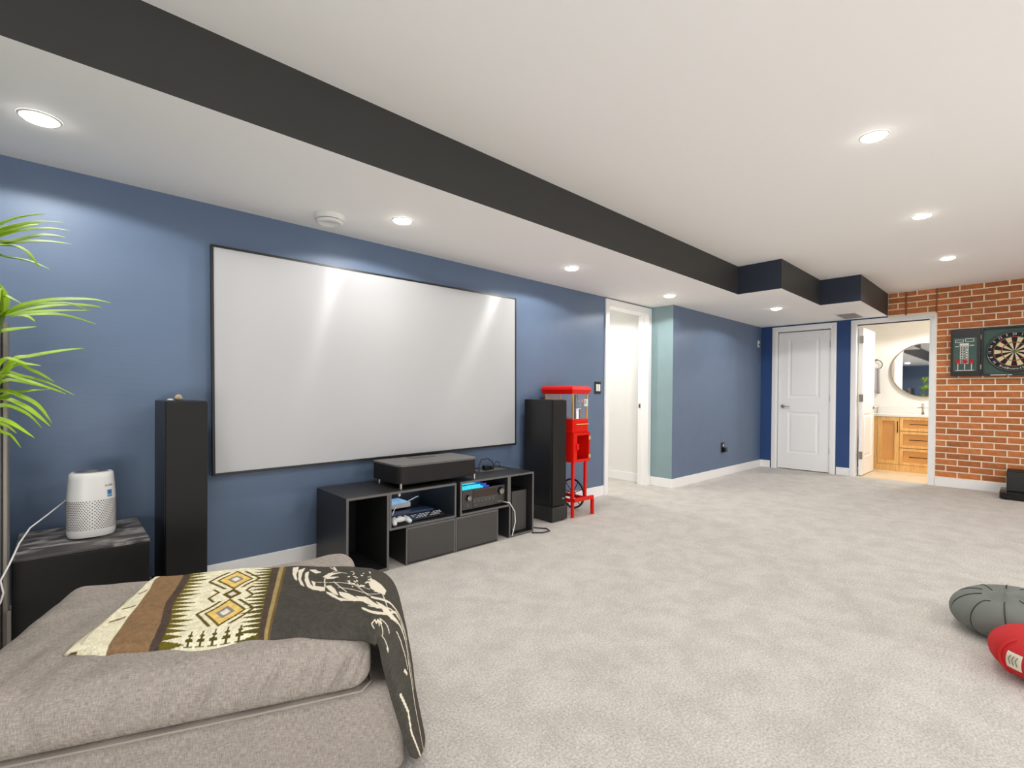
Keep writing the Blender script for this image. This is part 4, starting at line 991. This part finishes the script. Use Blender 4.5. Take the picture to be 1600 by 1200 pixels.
# ------------------------------------------------------------------ floor cushions
def zprof(f, r, h): return r*abs(math.cos(f))**.72, h/2+h/2*math.copysign(abs(math.sin(f))**.95, math.sin(f))
def zafu(cx_, cy_, r, h, tilt, m_, name, label, rz=0):
    t = thing(name, (cx_, cy_, 0), label, 'cushion'); mb = MB(); n = 100; rows = 22
    for i in range(rows+1):
        f = -PI/2+PI*i/rows
        rr, zz = zprof(f, r, h)
        for k in range(n):
            a = 2*PI*k/n; sm_ = abs(math.sin(a*5)); puff = 1-.035*math.exp(-(sm_/.10)**2)*abs(math.cos(f))**.5
            dz = -.012*math.exp(-((rr/r-.3)/.2)**2)*(1+math.sin(3*a)) if f > 0 else 0
            mb.v.append((cx_+rr*puff*math.cos(a+rz), cy_+rr*puff*math.sin(a+rz), zz+dz))
    for i in range(rows):
        for k in range(n): mb.f.append((i*n+k, i*n+(k+1)%n, (i+1)*n+(k+1)%n, (i+1)*n+k)); mb.m.append(0)
    mb.build('cover', m_, t, smooth=True)
    return t
gz = zafu(3.175, .07, .205, .18, 0, cushion_gr, 'floor_cushion', 'round sage grey meditation cushion lying on the carpet at right')
sm_ = MB()
for k in range(10):
    a = 2*PI*k/10; pts = []
    for i in range(2, 21):
        f = -PI/2+PI*i/22; rr, zz = zprof(f, .205, .18); rr = rr*(1-.035*abs(math.cos(f))**.5)+.0006
        dz = -.012*math.exp(-((rr/.205-.3)/.2)**2)*(1+math.sin(3*a)) if f > 0 else 0
        pts.append((3.175+rr*math.cos(a), .07+rr*math.sin(a), zz+dz+.001))
    sm_.tube(pts, .0028, 5)
sm_.build('seams', seam_dark, gz, kind='stuff')
gz.rotation_euler = (math.radians(-8), math.radians(-6), 0); gz.location.z = .02; gz.location.y = .052; gz.location.x = 3.19
rz_ = zafu(2.795, -.082, .198, .185, 0, cushion_rd, 'floor_cushion', 'round red meditation cushion with a white label, cut by right frame edge', .3)
def rshell(a, f):
    r_, z_ = zprof(f, .198, .185); sm0 = abs(math.sin((a-.3)*5)); r_ *= 1-.035*math.exp(-(sm0/.10)**2)*abs(math.cos(f))**.5
    return (2.795+(r_+.0022)*math.cos(a), -.082+(r_+.0022)*math.sin(a), z_)
lbm = MB()
for i in range(6):
    for j in range(6): lbm.v.append(rshell(math.radians(150-15*i/5), -.28+.62*j/5))
for i in range(5):
    for j in range(5): q = i*6+j; lbm.f.append((q,q+1,q+7,q+6)); lbm.m.append(0)
lab_o = lbm.build('label', mat('label_cream', (226,214,194), .8), rz_, smooth=True)
for i in range(3):
    a0_ = math.radians(146.5-3.4*i); MB().tube([Vector(rshell(a0_, -.12))+Vector((-.002,.001,0)), Vector(rshell(a0_-.03, .06))+Vector((-.002,.001,0)), Vector(rshell(a0_, .22))+Vector((-.002,.001,0))], .0016, 5).build('emblem', mat('emblem_green', (120,130,104), .8), lab_o)
MB().tube([Vector(rshell(math.radians(131-4*math.sin(k/8*PI)), -.7+1.5*k/8)) for k in range(9)], .006, 8).build('carry_strap', cushion_rd, rz_, smooth=True)

# ------------------------------------------------------------------ dartboard cabinet
dc = thing('dartboard_cabinet', (XB, .146, 1.62), 'open dartboard cabinet with black numbered ring on the brick wall', 'dartboard')
XF = XB-.0068
MB().box(XF-.075,XF,-.125,-.11,1.345,1.905).box(XF-.075,XF,.40,.415,1.345,1.905).box(XF-.075,XF,-.11,.40,1.345,1.36).box(XF-.075,XF,-.11,.40,1.89,1.905).box(XF-.02,XF-.001,-.11,.40,1.36,1.89).build('case', black_sat, dc)
MB().box(XF-.028,XF-.0201,-.11,.40,1.36,1.89).build('green_backing', green_brd, dc)
CYD, CZD, XD = .146, 1.616, XF-.068
def disc_ring(r0, r1, a0, a1, x, n=5):
    o = MB(); vs = []
    for i in range(n+1):
        a = a0+(a1-a0)*i/n
        for r in (r0, r1): vs.append((x, CYD-r*math.sin(a), CZD+r*math.cos(a)))
    o.add(vs, [(2*i,2*i+1,2*i+3,2*i+2) for i in range(n)]); return o
brd = soft(MB().rev([(.2255,0),(.2255,-.036),(.222,-.039),(.001,-.039)], (XF-.029, CYD, CZD), 'x', 80, cap=True).build('dartboard', black_s, dc))
bands = [(.016,.099),(.099,.107),(.107,.162),(.162,.170)]
for k in range(20):
    a0 = (k-.5)*PI/10; a1 = (k+.5)*PI/10
    for bi, (r0, r1) in enumerate(bands):
        key = ('black' if k % 2 == 0 else 'cream') if bi in (0, 2) else ('red' if k % 2 == 0 else 'green')
        disc_ring(r0, r1, a0, a1, XD-.0012).build('segment', {'cream':cream_s,'black':black_s,'red':red_s,'green':green_s}[key], brd, fix=False)
MB().rev([(.016,0),(.016,-.002),(.007,-.002)], (XD-.001, CYD, CZD), 'x', 20).build('outer_bull', green_s, brd)
MB().rev([(.0064,0),(.0064,-.0035)], (XD-.001, CYD, CZD), 'x', 16).build('bull', red_s, brd)
wr = MB()
for r in (.016,.099,.107,.162,.170): wr.tube([(XD-.0022, CYD+r*math.sin(a), CZD+r*math.cos(a)) for a in [2*PI*k/60 for k in range(60)]], .0007, 4, closed=True)
for k in range(20):
    a = (k+.5)*PI/10; wr.tube([(XD-.0022, CYD-.016*math.sin(a), CZD+.016*math.cos(a)), (XD-.0022, CYD-.172*math.sin(a), CZD+.172*math.cos(a))], .0007, 4)
wr.build('wires', steel, brd)
MB().tube([(XD-.002, CYD+.219*math.sin(a), CZD+.219*math.cos(a)) for a in [2*PI*k/72 for k in range(72)]], .0022, 6, closed=True).build('number_ring', steel, brd)
nums = [20,1,18,4,13,6,10,15,2,17,3,19,7,16,8,11,14,9,12,5]
def face_x(a, r, x):
    # lettering frame on a surface facing -x, turned by a about the board centre
    rx = Vector((0, -math.cos(a), -math.sin(a))); ry = Vector((0, -math.sin(a), math.cos(a))); rzv = Vector((-1,0,0))
    f_ = Matrix((rx, ry, rzv)).transposed().to_4x4(); f_.translation = Vector((x, CYD-r*math.sin(a), CZD+r*math.cos(a))); return f_
for k, n_ in enumerate(nums):
    if n_ == 3: continue
    a = k*PI/10
    fl_ = face_x(a, .196, XD-.0014)
    if PI*.55 < a < PI*1.45: fl_ = fl_ @ Matrix.Rotation(PI, 4, 'Z')
    text_mesh(str(n_), .036, 'number', chalk, brd, fl_)
word = 'TOURNAMASTER'
for k, ch in enumerate(word):
    a = PI+(len(word)/2-.5-k)*.105
    text_mesh(ch, .026, 'letter', chalk, brd, face_x(a, .196, XD-.0014) @ Matrix.Rotation(PI, 4, 'Z'))
MB().box(XF-.0765,XF-.0752,.205,.335,1.349,1.356).box(XF-.0765,XF-.0752,.16,.198,1.349,1.356).build('maker_strip', chalk, dc)
# left door swung flat, chalk scoreboard inside
ld = MB().box(XF-.075,XF-.04,.418,.68,1.345,1.905).build('door', black_sat, dc, bevel=.003)
MB().box(XF-.0765,XF-.0752,.452,.655,1.40,1.80).build('scoreboard', green_brd, ld)
ck = MB(); XK = XF-.0775
def cl(y0, y1, z0, z1): ck.box(XK, XK+.0008, min(y0,y1), max(y0,y1), z0, z1)
for y0, y1, z0, z1 in ((.565,.64,1.745,1.78),(.475,.553,1.75,1.79)):
    cl(y0,y1,z0,z0+.006); cl(y0,y1,z1-.006,z1); cl(y0,y0+.006,z0,z1); cl(y1-.006,y1,z0,z1)
cl(.52,.60,1.705,1.735); cl(.475,.515,1.702,1.712); cl(.605,.640,1.695,1.702)
for q in (.525,.548,.572,.593): cl(q-.004,q+.004,1.49,1.70)
for q in range(8): cl(.525,.597,1.49+.029*q,1.498+.029*q)
cl(.525,.548,1.52,1.68)
ck.build('chalk_print', chalk, ld)
MB().tube([(XF-.085,.475,1.415),(XF-.095,.475,1.412),(XF-.095,.63,1.412),(XF-.085,.63,1.415)], .004, 6).build('dart_rack', white_pl, ld)
for z_ in (1.45, 1.80): MB().cyl((XF-.078,.4165,z_-.025), .006, .05, n=10).build('hinge', brass, dc)
rd = MB().box(XF-.075,XF-.04,-.39,-.128,1.345,1.905).build('door', black_sat, dc, bevel=.003)
for k, yy in enumerate((.612,.553,.494)):
    t = thing('dart', (XF-.1, yy, 1.42), ('red winged dart in the scoreboard rack, left of three','red winged dart in the scoreboard rack, middle of three','red winged dart in the scoreboard rack, right of three')[k], 'dart', 'red darts on the scoreboard')
    xx = XF-.096
    MB().tube([(xx,yy,1.412),(xx,yy,1.47),(xx,yy,1.50)], [.003,.0045,.003], 8).build('barrel', white_pl, t)
    f1 = MB()
    for dy, dx in ((.021,0),(-.021,0),(0,.018),(0,-.018)):
        f1.extrude([(0,0)]*0 or [(0,1.49),(.1,1.49),(.1,1.5)], 'x', 0, 0) if False else None
        w1 = .0008
        if dy: f1.add([(xx-w1,yy,1.475),(xx-w1,yy+dy*.7,1.50),(xx-w1,yy+dy,1.545),(xx-w1,yy,1.53),(xx+w1,yy,1.475),(xx+w1,yy+dy*.7,1.50),(xx+w1,yy+dy,1.545),(xx+w1,yy,1.53)], [(0,1,2,3),(7,6,5,4),(0,4,5,1),(1,5,6,2),(2,6,7,3),(3,7,4,0)])
        else: f1.add([(xx,yy-w1,1.475),(xx+dx*.7,yy-w1,1.50),(xx+dx,yy-w1,1.545),(xx,yy-w1,1.53),(xx,yy+w1,1.475),(xx+dx*.7,yy+w1,1.50),(xx+dx,yy+w1,1.545),(xx,yy+w1,1.53)], [(0,1,2,3),(7,6,5,4),(0,4,5,1),(1,5,6,2),(2,6,7,3),(3,7,4,0)])
    f1.build('flight', red_s, t)

# black block at the foot of the brick wall
bb = thing('black_stand', (7.65, 0, 0), 'black block on a rounded black base beside the brick wall', 'stand')
soft(MB().prism(rrect(7.40,7.86,-.35,.235,.10,.03), .012, .075).build('base', black_gls, bb, bevel=.01))
MB().box(7.56,7.86,-.33,.185,.0755,.285).build('block', black_sat, bb, bevel=.006)
MB().box(7.56,7.86,-.33,.185,.2855,.292).build('top_edge', black_mat, bb)
for q in ((7.47,.18),(7.8,.18),(7.47,-.28),(7.8,-.28)): MB().cyl((q[0],q[1],0), .02, .0118, n=10).build('foot', black_mat, bb)

# ------------------------------------------------------------------ palm at the left edge
pot_x, pot_y = -.37, 2.2
pl = thing('potted_palm', (pot_x, pot_y, 0), 'bright green palm with long arching blades at the left edge', 'plant')
MB().rev([(.11,0),(.13,.02),(.155,.26),(.165,.27),(.165,.29),(.145,.29),(.142,.25),(.001,.25)], (pot_x,pot_y,0), 'z', 32, cap=False).build('pot', black_sat, pl, smooth=False)
heads = [(-.19,2.27,1.56),(-0.137, 2.24, 1.329),(-.20,2.25,1.02),(-.33,2.32,1.35)]
for hx, hy, hz in heads:
    MB().tube([(pot_x+(hx-pot_x)*.2,pot_y,.25),(pot_x+(hx-pot_x)*.5,pot_y-.01,hz*.55),(hx,hy,hz)], [.014,.011,.008], 8).build('cane', mat('cane_green', (86,110,40), .6, var=.2, var_scale=30), pl, smooth=True)
def blade(pts, w):
    # an arching strap leaf with a shallow keel, tapering to its tip
    pts = [Vector(p) for p in pts]; n = 12; cen = []
    for i in range(n+1):
        q = i/n*(len(pts)-1); k = min(int(q), len(pts)-2); f = q-k
        p0 = pts[max(0,k-1)]; p1 = pts[k]; p2 = pts[k+1]; p3 = pts[min(len(pts)-1,k+2)]
        cen.append(.5*((2*p1)+(p2-p0)*f+(2*p0-5*p1+4*p2-p3)*f*f+(3*p1-p0-3*p2+p3)*f**3))
    mb = MB()
    for i, c in enumerate(cen):
        t_ = (cen[min(n,i+1)]-cen[max(0,i-1)]).normalized(); sd = t_.cross(Vector((.25,-.55,.8))).normalized(); up_ = sd.cross(t_).normalized()
        u = i/n; ww = w*(.35+.65*min(1,u*3.5))*(1 if u < .55 else max(.06,1-((u-.55)/.45)**1.5))
        mb.v += [tuple(c+sd*ww), tuple(c-up_*ww*.45), tuple(c-sd*ww)]
    for i in range(n):
        for j in (0, 1): mb.f.append((i*3+j, i*3+j+1, i*3+4+j, i*3+3+j)); mb.m.append(0)
    o = mb.build('leaf', green_leaf, pl, smooth=True); s3 = o.modifiers.new('thick', 'SOLIDIFY'); s3.thickness = .0012; return o
BLADES = []
BLADES += [
 (0.008, [(-0.19, 2.27, 1.56), (-0.142, 2.246, 1.62), (-0.098, 2.223, 1.649), (-0.035, 2.199, 1.669)]),
 (0.009, [(-0.19, 2.27, 1.56), (-0.143, 2.272, 1.605), (-0.107, 2.273, 1.631), (-0.055, 2.275, 1.657), (0.005, 2.276, 1.67)]),
 (0.009, [(-0.19, 2.27, 1.56), (-0.143, 2.261, 1.586), (-0.099, 2.251, 1.611), (-0.031, 2.242, 1.633), (0.021, 2.232, 1.634)]),
 (0.008, [(-0.19, 2.27, 1.56), (-0.115, 2.275, 1.581), (-0.055, 2.28, 1.613), (-0.016, 2.286, 1.623), (0.013, 2.291, 1.622)]),
 (0.008, [(-0.19, 2.27, 1.56), (-0.144, 2.277, 1.565), (-0.078, 2.283, 1.589), (-0.024, 2.29, 1.601), (0.028, 2.296, 1.604)]),
 (0.009, [(-0.19, 2.27, 1.56), (-0.135, 2.242, 1.555), (-0.105, 2.213, 1.553), (-0.075, 2.185, 1.529), (-0.049, 2.156, 1.482)]),
 (0.008, [(-0.19, 2.27, 1.56), (-0.141, 2.238, 1.521), (-0.104, 2.207, 1.513), (-0.067, 2.175, 1.502), (-0.027, 2.143, 1.479)]),
 (0.012, [(-0.19, 2.27, 1.56), (-0.145, 2.296, 1.607), (-0.114, 2.323, 1.637), (-0.057, 2.349, 1.666)]),
 (0.012, [(-0.137, 2.24, 1.329), (-0.101, 2.227, 1.362), (-0.049, 2.214, 1.384), (-0.003, 2.201, 1.395), (0.075, 2.188, 1.404), (0.126, 2.175, 1.396)]),
 (0.008, [(-0.137, 2.24, 1.329), (-0.069, 2.222, 1.37), (0.008, 2.204, 1.384), (0.036, 2.186, 1.379), (0.063, 2.169, 1.363)]),
 (0.008, [(-0.137, 2.24, 1.329), (-0.055, 2.27, 1.369), (0.025, 2.299, 1.394), (0.094, 2.329, 1.4), (0.115, 2.359, 1.397)]),
 (0.008, [(-0.137, 2.24, 1.329), (-0.084, 2.236, 1.345), (-0.008, 2.232, 1.36), (0.076, 2.228, 1.37)]),
 (0.009, [(-0.137, 2.24, 1.329), (-0.085, 2.26, 1.341), (-0.024, 2.28, 1.353), (0.025, 2.299, 1.352), (0.094, 2.319, 1.334)]),
 (0.007, [(-0.137, 2.24, 1.329), (-0.084, 2.235, 1.334), (-0.061, 2.229, 1.317)]),
 (0.012, [(-0.137, 2.24, 1.329), (-0.131, 2.25, 1.378), (-0.137, 2.26, 1.409), (-0.145, 2.27, 1.434)]),
 (0.006, [(-0.137, 2.24, 1.329), (-0.133, 2.209, 1.388), (-0.11, 2.178, 1.377), (-0.088, 2.148, 1.36)]),
 (0.008, [(-0.23, 2.25, 1.245), (-0.143, 2.26, 1.281), (-0.107, 2.269, 1.293), (-0.06, 2.279, 1.305)]),
 (0.008, [(-0.2, 2.25, 1.02), (-0.119, 2.272, 1.182), (-0.078, 2.294, 1.206), (0.007, 2.315, 1.233), (0.061, 2.337, 1.245)]),
 (0.008, [(-0.2, 2.25, 1.02), (-0.142, 2.25, 1.184), (-0.084, 2.251, 1.179), (-0.048, 2.251, 1.174)]),
 (0.009, [(-0.2, 2.25, 1.02), (-0.119, 2.264, 1.171), (-0.07, 2.278, 1.159), (-0.033, 2.291, 1.135), (-0.016, 2.305, 1.12)]),
 (0.007, [(-0.2, 2.25, 1.02), (-0.143, 2.259, 1.145), (-0.098, 2.269, 1.141), (-0.033, 2.278, 1.119), (0.035, 2.288, 1.076)]),
 (0.008, [(-0.2, 2.25, 1.02), (-0.14, 2.222, 1.134), (-0.091, 2.193, 1.127), (-0.042, 2.165, 1.107), (0.012, 2.136, 1.081)]),
 (0.008, [(-0.2, 2.25, 1.02), (-0.143, 2.265, 1.119), (-0.078, 2.28, 1.116), (-0.03, 2.295, 1.102), (0.003, 2.31, 1.087)]),
 (0.008, [(-0.2, 2.25, 1.02), (-0.14, 2.256, 1.069), (-0.104, 2.262, 1.086), (-0.025, 2.268, 1.096)]),
 (0.01, [(-0.2, 2.25, 1.02), (-0.141, 2.236, 1.09), (-0.092, 2.223, 1.072), (-0.052, 2.209, 1.041), (-0.021, 2.195, 0.984)]),
 (0.01, [(-0.2, 2.25, 1.02), (-0.14, 2.219, 1.066), (-0.091, 2.189, 1.046), (-0.055, 2.158, 1.014), (-0.024, 2.128, 0.977)]),
 (0.01, [(-0.2, 2.25, 1.02), (-0.143, 2.272, 1.042), (-0.113, 2.293, 1.035), (-0.076, 2.315, 1.006), (-0.048, 2.336, 0.962)]),
 (0.01, [(-0.2, 2.25, 1.02), (-0.142, 2.246, 1.0), (-0.11, 2.242, 0.981), (-0.063, 2.238, 0.935)]),
 (0.009, [(-0.2, 2.25, 1.02), (-0.143, 2.267, 0.985), (-0.124, 2.283, 0.971), (-0.107, 2.3, 0.948)]),
 (0.01, [(-0.2, 2.25, 1.02), (-0.144, 2.28, 0.961), (-0.12, 2.31, 0.941), (-0.098, 2.34, 0.895)])]
for w_, pts in BLADES: blade(pts, w_)
rr = random.Random(11)
for hx, hy, hz in heads:                                                  # the side of the crown outside the frame
    for k in range(13):
        a = math.radians(165+rr.uniform(0,110)); L_ = rr.uniform(.26,.4); rise = rr.uniform(.0,.14); drop = rr.uniform(.02,.2)
        blade([(hx,hy,hz),(hx+L_*.4*math.cos(a),hy+L_*.4*math.sin(a),hz+rise),(hx+L_*.75*math.cos(a),hy+L_*.75*math.sin(a),hz+rise*.9),(hx+L_*math.cos(a),hy+L_*math.sin(a),hz+rise-drop)], rr.uniform(.007,.010))

# lamps in the bathroom and the hall
def room_lamp(x, y, z, w, label):
    t = thing('recessed_lamp', (x, y, z), label, 'lamp', 'lamps outside the picture')
    MB().rev([(.055,-.001),(.05,-.006),(.001,-.008)], (x, y, z), 'z', 28, cap=False).build('lens', lamp_on, t)
    l = bpy.data.lights.new('lamp_beam', 'SPOT'); l.energy = w; l.spot_size = math.radians(165); l.spot_blend = .2; l.shadow_soft_size = .08; l.color = WARM
    lo = bpy.data.objects.new('lamp_beam', l); C.objects.link(lo); lo.parent = t; lo.location = (0, 0, -.02)
room_lamp(8.6, .75, 2.25, 85, 'bathroom ceiling lamp hidden by the door head')
room_lamp(4.5, 3.9, ZL+.05, 48, 'hall ceiling lamp hidden by the door head')
